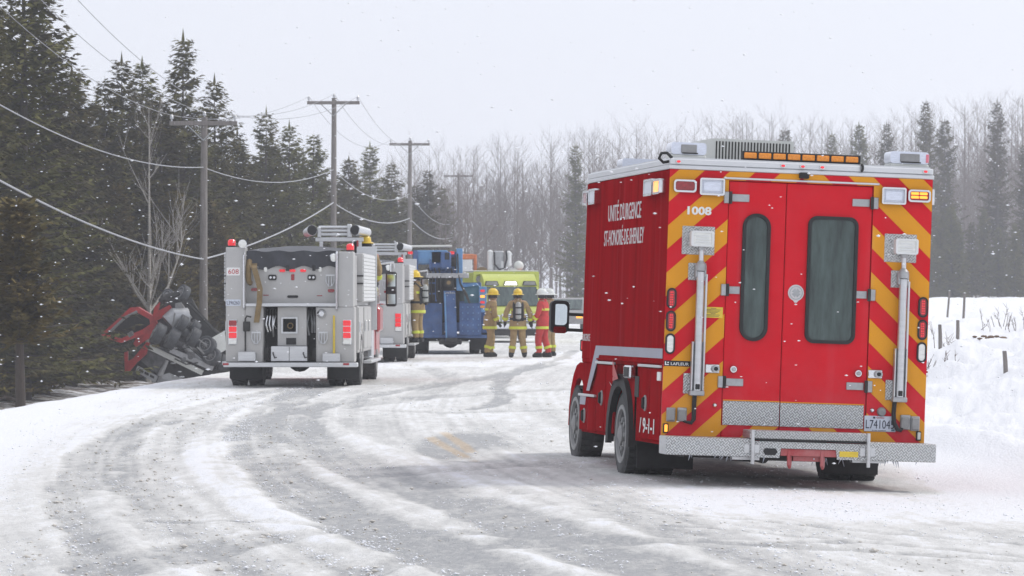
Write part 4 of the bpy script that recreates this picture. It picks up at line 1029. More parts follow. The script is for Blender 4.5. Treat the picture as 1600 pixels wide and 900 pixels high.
    # roof rack behind the cab with flood lamps and a ladder
    rk = part(T, 'roof_rack', B().box(.12, 1.05, 5.2, 5.35, 2.72, 2.80, .008).box(.86, .92, 5.2, 5.3, 1.95, 2.72).box(.84, 1.02, 5.2, 5.24, 2.45, 2.72).box(.2, .26, 5.2, 5.3, 1.95, 2.72), ALU)
    for z in (2.86, 2.93, 3.0): part(rk, 'ladder_rail', B().cyl((.18, 5.25, z), (.78, 5.25, z), .028, n=10), ALU)
    part(rk, 'rack_mount', B().box(.74, .82, 5.15, 5.35, 2.80, 3.06, .01).box(.16, .22, 5.15, 5.35, 2.80, 3.0, .01), ALU)
    for x, dx in ((.06, -.12), (.9, .22)):
        b = part(rk, 'roof_flood_lamp', B().cyl((x, 5.1, 2.94), (x + dx, 5.5, 2.90), .105, .085, 18), ALU)
        part(b, 'lens', B().lathe([(.1, 0), (.085, -.03), (.002, -.03)], 'y', (x, 5.09, 2.94), 18), BLACK)
    part(rk, 'red_marker', B().box(.92, .96, 5.17, 5.2, 2.6, 2.74, .006), LENSRED)
    return T
ENGINE = make_engine()
E2 = copy_tree(ENGINE, None, skip=('unit_plate', 'licence_plate', 'axe', 'pry_bar'))
E2.location = (-3.86, 101.7, gz(-3.86, 103))
E2.rotation_euler = (0, 0, R(-.6))
E2['label'] = 'second silver fire engine, half hidden behind the one numbered 608'

# ------------------------------------------------------------------ blue heavy wrecker
def make_wrecker():
    T = thing('tow_truck', 'blue heavy tow truck with folded boom and stinger seen from behind', 'tow truck', (-1.82, 116, gz(-1.82, 118)), (0, 0, 0))
    part(T, 'body_box', B().prism([(-.72, .52), (-.16, .52), (-.16, 1.45), (-.72, 1.45)], 1, .2, 4.0), BLUE)
    part(T, 'body_box', B().prism([(.33, .55), (.95, .55), (.95, 1.45), (.33, 1.45)], 1, .1, 4.0), BLUE, 'riveted blue tool box')
    rv = B()
    for i in range(4):
        for j in range(5): rv.lathe([(.018, .1), (.012, .085), (.001, .083)], 'y', (.42 + i * .15, 0, .66 + j * .17), 6)
    part(T, 'rivets', rv, BLUEL, kind='stuff')
    part(T, 'upper_locker', B().prism([(.47, 1.45), (.88, 1.45), (.88, 1.95), (.55, 1.97), (.47, 1.9)], 1, .3, 4.0), TEAL)
    part(T, 'locker_lid', B().prism([(.28, 1.88), (.86, 1.955), (.80, 2.02), (.30, 1.99)], 1, .2, 4.0), BLUEL)
    fin = part(T, 'lamp_post', B().box(.88, 1.10, .12, .3, 1.2, 1.92, .012), BLUEL)
    for z, m in ((1.80, REDON), (1.64, AMBERON), (1.475, REDON), (1.35, AMBER)):
        part(fin, 'lamp', B().prism(rrect(.92, 1.05, z - .035, z + .035, .03), 1, .12, .09), m)
    part(T, 'side_box', B().box(-1.22, -.72, .3, 4.2, .6, 1.9, .02), BLUE)
    part(T, 'side_box', B().box(.95, 1.2, .4, 4.2, .6, 1.2, .02), BLUE)
    # stinger (underlift) folded upright in the middle
    st = part(T, 'stinger', B().prism([(-.12, 1.80), (.215, 1.80), (.27, .36), (-.06, .36)], 1, -.1, .15), BLUE)
    part(st, 'stinger_rib', B().prism([(-.10, 1.78), (-.06, 1.78), (-.01, .38), (-.05, .38)], 1, -.13, -.1), BLUEL)
    part(st, 'stinger_head', B().box(-.05, .27, -.2, .1, .36, .47, .01), DARK)
    for k in range(6): part(st, 'pin', B().lathe([(.02, -.1), (.02, -.13), (.002, -.13)], 'y', (-.07 + k * .05, 0, 1.74), 8), STEEL)
    # boom with winch gear
    bm = part(T, 'boom', B().box(-.90, .0, .1, .5, 2.55, 2.95, .03), BLUEL)
    part(bm, 'boom_arm', B().prism([(.1, 2.3), (3.8, 2.62), (3.8, 2.9), (.1, 2.9)], 0, -.45, .25), BLUE)
    part(bm, 'boom_post', B().box(.24, .42, .0, .3, 1.8, 3.0, .02), BLUEL)
    part(bm, 'boom_post', B().box(-.98, -.84, .0, .3, 1.8, 2.95, .02), BLUE)
    part(bm, 'cross_bar', B().box(-.62, .60, -.12, .08, 2.16, 2.30, .015), STEEL)
    part(bm, 'top_bar', B().cyl((-1.05, .0, 3.06), (.12, .0, 3.07), .03, n=8), OFFWHITE)
    pu = part(bm, 'pulley', B().lathe([(.115, -.2), (.115, -.13), (.08, -.11), (.08, -.06), (.12, -.04)], 'y', (.03, 0, 2.03), 20), DARK)
    part(pu, 'hub', B().lathe([(.06, -.2), (.06, -.22), (.002, -.22)], 'y', (.03, 0, 2.03), 14), CANVAS)
    part(bm, 'winch_drum', B().lathe([(.22, -.52), (.22, -.48), (.13, -.47), (.13, -.08), (.22, -.07), (.22, -.03)], 'x', (0, .15, 2.48), 18), BLUE)
    part(bm, 'winch_drum', B().lathe([(.2, -.02), (.2, .02), (.13, .03), (.13, .2), (.2, .21), (.2, .24)], 'x', (0, .12, 2.62), 18), DARK)
    part(bm, 'sheave_head', B().box(-.2, .1, -.15, .2, 2.42, 2.9, .04), BLUE)
    part(bm, 'sheave_slot', B().box(-.08, .05, -.16, -.15, 2.68, 2.88, .02), BLACK)
    for x in (-1.06, .12): part(bm, 'red_lamp', B().prism(rrect(x - .07, x + .07, 2.83, 2.92, .04), 1, -.02, -.06), REDON)
    for k, (x0, x1) in enumerate(((-.55, -.42), (-.38, -.3), (-.25, -.2), (.1, .14))):
        part(bm, 'hydraulic_hose', B().tube([(x0, -.05, 2.45), (x1, -.1, 2.2), (x0 + .06, -.1, 1.9), (x1, 0, 1.55)], .025, 6), BLACK)
    part(T, 'hook_chain', B().tube([(.28, -.05, 2.85), (.30, -.1, 2.3), (.36, -.12, 2.0), (.52, -.12, 1.7), (.62, -.1, 1.45)], [.02, .02, .025, .045, .03], 6), DARK)
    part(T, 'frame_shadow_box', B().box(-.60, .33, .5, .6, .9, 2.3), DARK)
    part(T, 'rear_ladder', B().box(-.62, -.57, .1, .15, 1.5, 2.3).box(-.36, -.31, .1, .15, 1.5, 2.3).box(-.57, -.36, .1, .14, 1.7, 1.74).box(-.57, -.36, .1, .14, 2.0, 2.04), BLUE)
    part(T, 'deck_plate', B().box(-1.2, 1.1, .15, 4.2, .46, .55, .01), BLUE)
    part(T, 'diff_housing', B().ball((.05, 1.5, .42), .26).cyl((-.9, 1.5, .45), (.9, 1.5, .45), .09, n=10), DARK)
    part(T, 'tow_foot', B().box(-.25, .4, -.1, .2, .28, .42, .03), DARK)
    for s in (-1, 1):
        for y in (1.5, 2.85):
            wheel(T, s * 1.06, y, .5, .5, .28, s); wheel(T, s * .74, y, .5, .5, .28, s, False)
        wheel(T, s * 1.03, 7.2, .5, .5, .3, s)
        part(T, 'mud_flap', B().box(s * .62, s * 1.2, .85, .865, .12, .6, .004), BLACK)
    cab = part(T, 'cab', B().prism([(4.6, .6), (8.4, .6), (8.45, 1.3), (7.0, 1.5), (6.75, 1.95), (6.5, 2.05), (4.6, 2.05)], 0, -1.1, .9), BLUE)
    part(cab, 'rear_window', B().box(-.7, .7, 4.59, 4.6, 1.5, 1.9), GLASS)
    part(cab, 'windscreen', B().prism([(7.02, 1.52), (6.77, 1.93), (6.79, 1.94), (7.04, 1.53)], 0, -1, .8), GLASS)
    return T
make_wrecker()

# ------------------------------------------------------------------ lime ambulance facing the camera
def make_ambulance():
    T = thing('ambulance', 'lime yellow ambulance facing the camera with its roof lamps lit', 'ambulance', (-.55, 149, gz(-.4, 145)), (0, 0, R(189)))
    part(T, 'patient_box', B().box(-1.17, 1.17, -2.0, 2.1, .55, 2.5, .03), LIME)
    part(T, 'box_rim', B().ring(rrect(-1.19, 1.19, .9, 2.52, .05), rrect(-1.08, 1.08, .95, 2.42, .04), 1, 2.1, 2.2), LIME)
    part(T, 'roof_edge', B().box(-1.18, 1.18, -2, 2.1, 2.525, 2.56, .01), WHITE)
    cab = part(T, 'cab', B().prism([(2.1, .5), (4.95, .5), (5.0, .95), (4.9, 1.12), (3.95, 1.28), (3.3, 1.96), (2.1, 2.0)], 0, -.98, .98), LIME)
    vis = part(T, 'roof_visor', B().prism([(2.1, 1.98), (3.25, 1.98), (3.05, 2.22), (2.6, 2.42), (2.1, 2.44)], 0, -.95, .95), LIME)
    for x, m in ((-.68, LENSCLR), (0, WHITEON), (.68, LENSCLR)):
        f = part(vis, 'visor_lamp', B().prism([(x - .26, 2.02), (x + .26, 2.02), (x + .2, 2.18), (x - .2, 2.18)], 1, 3.05, 3.24), BLACK)
        part(f, 'lens', B().prism([(x - .23, 2.035), (x + .23, 2.035), (x + .18, 2.165), (x - .18, 2.165)], 1, 3.2, 3.26), LENSRED if False else (m if m is WHITEON else RIM))
    part(cab, 'windscreen', B().prism([(3.97, 1.29), (3.32, 1.95), (3.36, 1.97), (4.01, 1.31)], 0, -.9, .9), GLASS)
    gr = part(cab, 'grille', B().box(-.62, .62, 4.97, 5.04, .72, 1.02, .03), CHROME)
    for k in range(4): part(gr, 'grille_bar', B().box(-.55, .55, 5.04, 5.055, .75 + k * .065, .775 + k * .065), DARK)
    part(cab, 'front_bumper', B().box(-1.02, 1.02, 4.95, 5.15, .48, .68, .03), CHROME)
    part(cab, 'lower_valance', B().box(-.95, .95, 4.9, 5.05, .25, .48, .03), DARK)
    for s in (-1, 1):
        h = part(cab, 'headlamp', B().box(s * .64, s * .95, 4.96, 5.03, .74, .98, .02), CHROME)
        part(h, 'lens', B().lathe([(.1, 5.03), (.08, 5.05), (.002, 5.06)], 'y', (s * .79, 0, .86), 14), LENSCLR)
        m = part(cab, 'door_mirror', B().box(s * 1.05, s * 1.28, 3.6, 3.7, 1.3, 1.65, .03), BLACK)
        part(m, 'mirror_arm', B().cyl((s * .97, 3.65, 1.35), (s * 1.1, 3.65, 1.4), .02, n=6), BLACK)
        part(cab, 'door_window', B().prism([(2.4, 1.32), (3.75, 1.32), (3.25, 1.86), (2.4, 1.86)], 0, s * .98, s * .985), GLASS)
        wheel(T, s * .88, 4.3, .38, .38, .22, s); wheel(T, s * .98, -.4, .38, .38, .22, s)
    part(T, 'number_roundel', B().lathe([(.12, 2.2), (.12, 2.21), (.09, 2.212), (.002, 2.212)], 'y', (.98, 0, 2.25), 16), RIM)
    part(T, 'underbody', B().box(-.9, .9, -1.9, 4.6, .35, .5), DARK)
    return T
make_ambulance()

# ------------------------------------------------------------------ utility truck with lifting gear, behind the ambulance
def make_utility():
    T = thing('utility_truck', 'orange and white utility truck with lifting gear towering behind the ambulance', 'utility truck', (-.85, 164, gz(-.85, 164)), (0, 0, R(184)))
    part(T, 'bed', B().box(-1.2, 1.2, -3.5, 2.2, .6, 1.5, .03), WHITE)
    cab = part(T, 'cab', B().prism([(2.4, .6), (5.0, .6), (5.1, 1.4), (4.2, 1.6), (3.9, 2.4), (2.4, 2.45)], 0, -1.1, 1.1), WHITE)
    part(cab, 'windscreen', B().prism([(4.22, 1.62), (3.92, 2.35), (3.95, 2.36), (4.25, 1.63)], 0, -1, 1), GLASS)
    part(T, 'turret', B().lathe([(.5, 1.5), (.5, 1.8), (.35, 1.9), (.35, 2.5)], 'z', (-.2, 0, 0), 18), OFFWHITE)
    part(T, 'stacked_bin', B().box(.75, 1.3, -.2, .6, 2.0, 2.55, .03), UORANGE)
    part(T, 'stacked_bin', B().box(.78, 1.28, -.2, .6, 2.56, 3.1, .03), WHITE)
    part(T, 'stacked_bin', B().box(.70, 1.32, -.2, .6, 3.11, 3.32, .03), UORANGE)
    part(T, 'mast_post', B().box(.58, .70, 0, .4, 1.5, 3.3, .02), UORANGE)
    part(T, 'cable_drum', B().lathe([(.26, .2), (.26, .5), (.2, .52), (.002, .52)], 'y', (.38, 0, 2.55), 18), CANVAS)
    for x, z0, z1, r in ((.05, 2.7, 3.42, .12), (-.68, 2.85, 3.38, .12), (-.42, 2.3, 3.0, .07)):
        part(T, 'white_tank', B().lathe([(.04, z0 - .05), (r, z0), (r, z1), (.04, z1 + .06)], 'z', (x, .45, 0), 14), WHITE)
    part(T, 'boom_head', B().box(-.5, -.1, .1, .5, 2.6, 3.45, .05), STEEL)
    part(T, 'boom_knuckle', B().ball((-1.1, .3, 2.85), .2).box(-1.15, -.7, .2, .4, 2.5, 2.75, .03), OFFWHITE)
    part(T, 'looped_hose', B().tube([(-.1, .6, 3.4), (-.12, .65, 2.9), (-.3, .65, 2.7), (-.5, .65, 2.75), (-.6, .62, 3.1), (-.58, .6, 3.45)], .035, 8), BLACK)
    part(T, 'orange_beacon_bar', B().prism(rrect(-1.6, -.95, 2.40, 2.56, .06), 1, .2, .6), UORANGE)
    part(T, 'rack', B().box(-1.55, 1.3, -.2, .6, 2.28, 2.36, .02).box(-.9, -.82, 0, .3, 1.5, 2.28).box(.9, .98, 0, .3, 1.5, 2.28), STEEL)
    for s in (-1, 1):
        wheel(T, s * 1.0, 4.2, .48, .48, .28, s); wheel(T, s * 1.0, -2.0, .48, .48, .28, s)
    return T
make_utility()

# ------------------------------------------------------------------ car far down the road
def make_car():
    T = thing('parked_car', 'small silver car far down the road, glimpsed above the mirror of the red truck', 'car', (2.55, 190, gz(2.55, 190)), (0, 0, R(176)))
    body = B().prism([(-2.2, .35), (2.2, .35), (2.25, .75), (1.3, 1.0), (.6, 1.48), (-1.4, 1.55), (-2.1, 1.05), (-2.25, .7)], 0, -.9, .9)
    b = part(T, 'body', body, RIM)
    part(b, 'windscreen', B().prism([(1.28, 1.02), (.64, 1.46), (.68, 1.48), (1.32, 1.04)], 0, -.75, .75), GLASS)
    for s in (-1, 1):
        part(b, 'headlamp', B().box(s * .55, s * .85, 2.2, 2.27, .62, .76, .02), AMBERON)
        part(b, 'side_window', B().prism([(-1.3, 1.05), (1.1, 1.02), (.55, 1.42), (-1.25, 1.48)], 0, s * .9, s * .905), GLASS)
        wheel(T, s * .8, 1.4, .33, .33, .2, s); wheel(T, s * .8, -1.4, .33, .33, .2, s)
    return T
make_car()

# ------------------------------------------------------------------ overturned lorry in the ditch
WTYRE = mat('dusty_wreck_tyre', (.045, .048, .052), .6, 0, 0, .3, 9, dirt=.5, dirt_col=(.27, .28, .29), bump=.2)
def make_wreck():
    T = thing('overturned_lorry', 'wrecked red lorry lying overturned in the ditch with its wheels in the air', 'lorry', (-12.0, 140, -1.42), (0, 0, 0))
    k = 205.7
    def q(zx, zy, y=0): return ((zx - 500) / k, y, (812 - zy) / k)
    def plate(pts, y, th): return B().prism([((a - 500) / k, (812 - b) / k) for a, b in pts], 1, y, y + th)
    def slab(pts, th):                                            # polygon with a depth of its own at each corner
        n = len(pts); v = [q(*p) for p in pts] + [(q(*p)[0], q(*p)[1] + th, q(*p)[2]) for p in pts]
        return B().add(v, [tuple(range(n)), tuple(range(n, 2 * n))] + [(i, (i + 1) % n, n + (i + 1) % n, n + i) for i in range(n)])
    # cab shell thrown open: a ring of red pillars round a dark hole
    o = [(70, 455), (170, 365), (280, 262), (335, 258), (440, 322), (470, 380), (400, 440), (215, 512), (120, 480)]
    i_ = [(125, 450), (190, 385), (285, 300), (325, 295), (415, 345), (420, 380), (370, 415), (215, 480), (150, 462)]
    cv = lambda L_: [((a - 500) / k, (812 - b) / k) for a, b in L_]
    part(T, 'cab_shell', B().ring(cv(o), cv(i_), 1, .2, .9), WRECKRED)
    part(T, 'cab_interior', B().prism(cv(i_), 1, .75, .85), DARK)
    part(T, 'torn_trim', B().tube([q(130, 440, .2), q(250, 330, .15), q(330, 290, .15)], .05, 6).tube([q(300, 440, .2), q(270, 460, .25)], .09, 6), RIM)
    part(T, 'side_shell', slab([(235, 580, .3), (262, 570, .25), (262, 640, .25), (300, 620, .2), (400, 505, -.1), (425, 512, -.15), (400, 590, -.1), (330, 650, .1), (262, 725, .3), (240, 715, .35)], .3), WRECKRED)
    part(T, 'side_window_hole', slab([(290, 585, .25), (370, 510, .05), (385, 525, .05), (310, 610, .2)], .15), DARK)
    part(T, 'door_sill', slab([(330, 450, .3), (470, 370, .1), (500, 372, .1), (430, 470, .1), (320, 540, .25), (300, 520, .3)], .25), WRECKRED)
    part(T, 'red_fender', slab([(440, 320, .1), (452, 262, .1), (492, 222, .05), (482, 285, -.05), (560, 245, -.1), (575, 262, -.1), (525, 325, -.1), (455, 362, .05)], .35), WRECKRED)
    part(T, 'underside_panel', slab([(425, 515, 0), (560, 560, -.1), (520, 660, -.1), (480, 735, .0), (355, 640, .2)], .12), WRECKGREY)
    bp = part(T, 'front_bumper', slab([(340, 670, -.25), (485, 745, -.35), (465, 792, -.35), (325, 708, -.25)], .15), STEEL)
    for a in range(3): part(bp, 'bumper_slot', slab([(355 + a * 38, 690 + a * 20, -.29 - a * .02), (385 + a * 38, 706 + a * 20, -.31 - a * .02), (380 + a * 38, 722 + a * 20, -.31 - a * .02), (350 + a * 38, 706 + a * 20, -.29 - a * .02)], .03), DARK)
    part(T, 'torn_plate', slab([(470, 800, -.2), (490, 745, -.3), (560, 720, -.2), (650, 762, -.1), (600, 800, -.1)], .08), STEEL)
    part(T, 'steering_arm', B().tube([q(498, 745, -.4), q(550, 632, -.3)], [.10, .06], 8), RIM)
    # chassis rails, running up to the right and away
    for pts, m in (([(420, 538, -.35), (790, 722, .1)], OFFWHITE), ([(570, 560, -.3), (862, 692, .2)], STEEL), ([(690, 560, .4), (940, 665, 1.2)], DARK)):
        a, b = [Vector(q(*p)) for p in pts]; d = (b - a); w = Vector((0, 0, .055)).cross(d).normalized() * .0
        h = Vector((-d.z, 0, d.x)).normalized() * .085
        v = [a - h, a + h, b + h, b - h]; v += [p + Vector((0, .18, 0)) for p in v]
        part(T, 'chassis_rail', B().add(v, [(0, 1, 2, 3), (4, 5, 6, 7), (0, 1, 5, 4), (2, 3, 7, 6), (1, 2, 6, 5), (0, 3, 7, 4)]), m)
    part(T, 'red_rail_stripe', slab([(640, 655, .1), (705, 688, .2), (700, 697, .2), (635, 664, .1)], .03), LENSRED)
    part(T, 'side_rail', B().tube([q(672, 225, .5), q(790, 345, .6), q(910, 478, .8)], .055, 6).tube([q(700, 225, .6), q(905, 465, .9)], .03, 6), DARK)
    tk = part(T, 'fuel_tank', B().tube([q(555, 375, -.1), q(600, 335, -.05), q(690, 325, .1)], [.33, .36, .30], 18), STEEL)
    part(tk, 'tank_strap', B().tube([q(590, 400, -.42), q(605, 300, -.40)], .03, 6), RIM)
    part(T, 'light_cover', slab([(600, 232, .0), (640, 225, .0), (715, 335, .2), (690, 350, .2), (600, 262, .0)], .2), RIM)
    part(T, 'exhaust_pipe', B().tube([q(560, 210, .2), q(520, 190, .2), q(500, 220, .3)], .13, 10), DARK)
    part(T, 'front_axle', B().tube([q(500, 205, .2), q(640, 160, .2)], .12, 10), DARK)
    part(T, 'rear_axle', B().tube([q(520, 470, .1), q(700, 560, .4), q(880, 640, 1.0)], .12, 10), WRECKGREY)
    part(T, 'drive_shaft', B().tube([q(660, 520, -.1), q(720, 590, .1), q(850, 680, .5)], [.09, .12, .08], 10), STEEL)
    part(T, 'gear_housing', B().ball(q(700, 600, .1), .22).ball(q(660, 620, .0), .15), WRECKGREY)
    part(T, 'hanging_strut', B().tube([q(755, 540, -.1), q(805, 588, .0)], .03, 6).tube([q(760, 480, 0), q(860, 570, .1)], .025, 6), RIM)
    part(T, 'crushed_underbody', slab([(440, 300, .9), (560, 190, .9), (700, 200, 1.0), (780, 350, 1.1), (960, 500, 1.5), (960, 740, 1.6), (560, 805, 1.1), (260, 735, .9), (400, 520, .8)], .4), DARK)
    # wheels pointing every way
    for (zx, zy, y, r, w, ex, ey, ez) in ((652, 162, .2, .29, .26, 0, 25, 35), (545, 180, .5, .22, .28, 0, 30, 60), (490, 445, -.5, .36, .34, 0, 28, 12), (588, 480, -.5, .37, .34, 0, 28, 12),
            (650, 378, -.3, .32, .28, 0, 28, 15), (655, 440, .1, .19, .3, 0, 30, 20), (728, 395, .3, .22, .30, 0, 40, 30), (732, 470, -.2, .33, .3, 0, 28, 15), (820, 532, .2, .33, .28, 0, 20, 65), (855, 605, .2, .32, .28, 0, 20, 65), (915, 660, .9, .33, .3, 0, 25, 20), (958, 500, 1.2, .30, .3, 0, 30, 10)):
        w_ = wheel(T, 0, 0, 0, r, w, -1, True)
        w_.children[0].data.materials[0] = WTYRE; w_.location = q(zx, zy, y); w_.rotation_euler = (R(ex), R(ey), R(ez))
    sn = B()
    rng = random.Random(8)
    for a in range(9):
        p = q(rng.uniform(560, 950), rng.uniform(480, 760), rng.uniform(-.2, .6)); sn.ball(p, rng.uniform(.03, .07), 7, 5, (1.8, 1, .5))
    part(T, 'clinging_snow', sn, FLAKE, kind='stuff')
    part(T, 'wiring_and_lines', B().tube([q(560, 480, -.2), q(640, 560, -.3), q(700, 540, -.2), q(790, 620, 0)], .02, 5).tube([q(600, 620, -.2), q(680, 660, -.2), q(760, 650, 0)], .025, 5), BLACK, kind='stuff')
    part(T, 'tarp_rag', slab([(845, 480, .3), (940, 425, .6), (950, 560, .7), (900, 590, .5), (870, 540, .4)], .05), OFFWHITE)
    return T
make_wreck()

# ------------------------------------------------------------------ firefighters
def person(label, loc, rz, suit, hel, pose='stand', tank=False, lean=0.0):
    T = thing('person', label, 'person', loc, (0, 0, rz), 'firefighters on the road')
    J = {'pel': (0, 0, .96), 'sp': (0, 0, 1.14), 'ch': (0, .0, 1.36), 'nk': (0, .0, 1.53), 'hd': (0, .03, 1.62), 'ht': (0, .03, 1.74)}
    for s, n in ((-1, 'l'), (1, 'r')):
        J.update({'hip' + n: (s * .10, 0, .90), 'kn' + n: (s * .12, .03, .50), 'an' + n: (s * .13, -.02, .12), 'to' + n: (s * .16, .15, .05),
                  'sh' + n: (s * .20, 0, 1.44), 'el' + n: (s * .29, -.03, 1.17), 'wr' + n: (s * .29, .07, .93)})
    if pose == 'profile':
        J.update({'knl': (-.11, .10, .50), 'anl': (-.12, .05, .12), 'tol': (-.14, .22, .05), 'knr': (.11, -.01, .50), 'anr': (.12, -.14, .12), 'tor': (.14, .03, .05),
                  'elr': (.27, .02, 1.16), 'wrr': (.25, .16, .95), 'ell': (-.27, .04, 1.16), 'wrl': (-.24, .2, 1.0)})
    if pose == 'wide':
        J.update({'anl': (-.17, 0, .12), 'tol': (-.2, .15, .05), 'anr': (.17, 0, .12), 'tor': (.2, .15, .05), 'ell': (-.33, 0, 1.18), 'elr': (.33, 0, 1.18), 'wrl': (-.34, .1, .96), 'wrr': (.36, .1, .92)})
    if pose == 'reach':
        J.update({'ell': (-.25, .2, 1.2), 'wrl': (-.2, .42, 1.28), 'elr': (.27, .18, 1.18), 'wrr': (.22, .4, 1.22)})
    if lean:
        for k in J:
            if J[k][2] > 1.0: J[k] = (J[k][0], J[k][1] + (J[k][2] - .95) * lean, J[k][2])
    rad = {'pel': (.19, .15), 'sp': (.185, .145), 'ch': (.20, .15), 'nk': (.075, .075), 'hd': (.085, .095), 'ht': (.075, .09)}
    for n in 'lr': rad.update({'hip' + n: (.125, .125), 'kn' + n: (.098, .098), 'an' + n: (.088, .088), 'to' + n: (.055, .05), 'sh' + n: (.095, .095), 'el' + n: (.078, .078), 'wr' + n: (.06, .06)})
    ks = list(J); ed = [('pel', 'sp'), ('sp', 'ch'), ('ch', 'nk'), ('nk', 'hd'), ('hd', 'ht')]
    for n in 'lr': ed += [('pel', 'hip' + n), ('hip' + n, 'kn' + n), ('kn' + n, 'an' + n), ('an' + n, 'to' + n), ('ch', 'sh' + n), ('sh' + n, 'el' + n), ('el' + n, 'wr' + n)]
    me = bpy.data.meshes.new('b'); me.from_pydata([J[k] for k in ks], [(ks.index(a), ks.index(b)) for a, b in ed], [])
    ob = bpy.data.objects.new('b', me); C.objects.link(ob)
    ob.modifiers.new('s', 'SKIN'); sv = me.skin_vertices[0].data
    for i, k in enumerate(ks): sv[i].radius = rad[k]
    sv[0].use_root = True
    sd = ob.modifiers.new('d', 'SUBSURF'); sd.levels = 2; sd.render_levels = 2
    dg = bpy.context.evaluated_depsgraph_get(); dg.update()
    bm = bpy.data.meshes.new_from_object(ob.evaluated_get(dg))
    bpy.data.objects.remove(ob)
    bm.materials.clear()
    for m in (suit, SKIN, BLACK): bm.materials.append(m)
    for p in bm.polygons:
        z = p.center.z; p.use_smooth = True
        p.material_index = 1 if z > 1.52 else (2 if z < .13 else 0)
    body = part(T, 'body', bm, suit)
    up = lambda z: (0, (z - .95) * lean if z > 1 else 0, z)
    # coat skirt flaring over the trousers, collar
    part(T, 'coat', B().lathe([(.205, .74), (.215, .76), (.20, .95), (.19, 1.12)], 'z', (0, .0, 0), 20, 1.12, .86), suit)
    part(T, 'collar', B().lathe([(.10, 1.50), (.105, 1.57), (.09, 1.575), (.085, 1.50)], 'z', (0, up(1.53)[1], 0), 16), suit)
    # reflective bands
    def band(c, rx, ry, h, slope=0): part(T, 'reflective_band', B().lathe([(1, -h), (1.02, -h * .8), (1.02, h * .8), (1, h)], 'z', c, 20, rx, ry), BANDM)
    band((0, 0, .80), .242, .19, .035); band((0, up(1.28)[1], 1.29), .212, .165, .03)
    for n in 'lr':
        for a, b, t, r in (('kn', 'an', .62, .105), ('el', 'wr', .55, .088)):
            p0, p1 = Vector(J[a + n]), Vector(J[b + n]); c = p0.lerp(p1, t); d = (p1 - p0).normalized()
            part(T, 'reflective_band', B().cyl(c - d * .035, c + d * .035, r, r * .96, 14), BANDM)
        # boot sole
        t0 = Vector(J['an' + n]); t1 = Vector(J['to' + n])
        part(T, 'boot', B().tube([(t0.x, t0.y - .07, .055), (t0.x, t0.y + .02, .06), ((t0.x + t1.x) / 2, (t0.y + t1.y) / 2, .055), (t1.x, t1.y + .02, .045)], [.05, .06, .06, .042], 10), BLACK)
        # gloved hand: palm, four fingers, thumb
        w0, e0 = Vector(J['wr' + n]), Vector(J['el' + n]); d = (w0 - e0).normalized(); s = -1 if n == 'l' else 1
        sd_ = Vector((0, 1, 0)); sd_ = (sd_ - d * sd_.dot(d)).normalized(); nn = d.cross(sd_)
        g = B().tube([w0, w0 + d * .05, w0 + d * .10], [.042, .046, .038], 8)
        for i, (o, ln) in enumerate(((-.03, .062), (-.01, .075), (.011, .07), (.03, .055))):
            b0 = w0 + d * .095 + sd_ * o
            g.tube([b0, b0 + d * ln * .55 + nn * .008 * s, b0 + d * ln * .9 - nn * .02 * s * -1], [.012, .011, .009], 6)
        b0 = w0 + d * .03 + sd_ * .04
        g.tube([b0, b0 + d * .035 + sd_ * .03, b0 + d * .07 + sd_ * .03], [.014, .013, .010], 6)
        part(T, 'glove', g, GLOVE)
    # face
    hy = up(1.68)[1] + .03
    fc = B().ball((0, hy + .10, 1.655), .018, 8, 6, (1, 1.2, 1.4)).ball((-.03, hy + .088, 1.685), .011, 6, 4).ball((.03, hy + .088, 1.685), .011, 6, 4).box(-.025, .025, hy + .085, hy + .097, 1.605, 1.615, .003)
    part(T, 'face', fc, SKIN)
    # helmet with brim, comb and shield
    H = part(T, 'helmet', B().lathe([(.128, 0), (.13, .03), (.118, .09), (.08, .13), (.03, .147), (.002, .15)], 'z', (0, hy - .005, 1.71), 20, .95, 1.12), hel)
    part(H, 'brim', B().lathe([(.128, 1.70), (.185, 1.685), (.19, 1.695), (.128, 1.718)], 'z', (0, hy - .03, 0), 22, .88, 1.12), hel)
    part(H, 'comb', B().tube([(0, hy + .11, 1.79), (0, hy + .05, 1.855), (0, hy - .06, 1.865), (0, hy - .13, 1.80)], .014, 6), hel)
    part(H, 'front_shield', B().prism([(-.04, 1.73), (.04, 1.73), (.045, 1.80), (0, 1.84), (-.045, 1.80)], 1, hy + .128, hy + .14), BLACK)
    part(H, 'neck_cape', B().lathe([(.12, 1.71), (.125, 1.60), (.115, 1.60), (.11, 1.71)], 'z', (0, hy - .025, 0), 16), GLOVE)
    if tank:
        a = part(T, 'air_cylinder', B().lathe([(.03, 1.02), (.075, 1.06), (.078, 1.42), (.05, 1.48), (.02, 1.5)], 'z', (0, -.24 + up(1.25)[1], 0), 16), TANKM)
        part(a, 'cylinder_band', B().lathe([(.081, 1.14), (.081, 1.18)], 'z', (0, -.24 + up(1.25)[1], 0), 16).lathe([(.081, 1.32), (.081, 1.36)], 'z', (0, -.24 + up(1.25)[1], 0), 16), STRAP)
        part(a, 'cylinder_valve', B().box(-.04, .04, -.28, -.2, .97, 1.04, .01), BLACK)
        part(T, 'harness', B().box(-.15, .15, -.185 + up(1.25)[1], -.15 + up(1.25)[1], .98, 1.45, .02), STRAP)
        part(T, 'shoulder_strap', B().tube([(-.12, -.16, 1.4), (-.13, 0, 1.54), (-.12, .17, 1.4), (-.13, .17, 1.1)], .022, 6).tube([(.12, -.16, 1.4), (.13, 0, 1.54), (.12, .17, 1.4), (.13, .17, 1.1)], .022, 6), STRAP)
        part(T, 'waist_strap', B().lathe([(1, -.03), (1.02, 0), (1, .03)], 'z', (0, 0, 1.04), 20, .222, .178), STRAP)
    return T
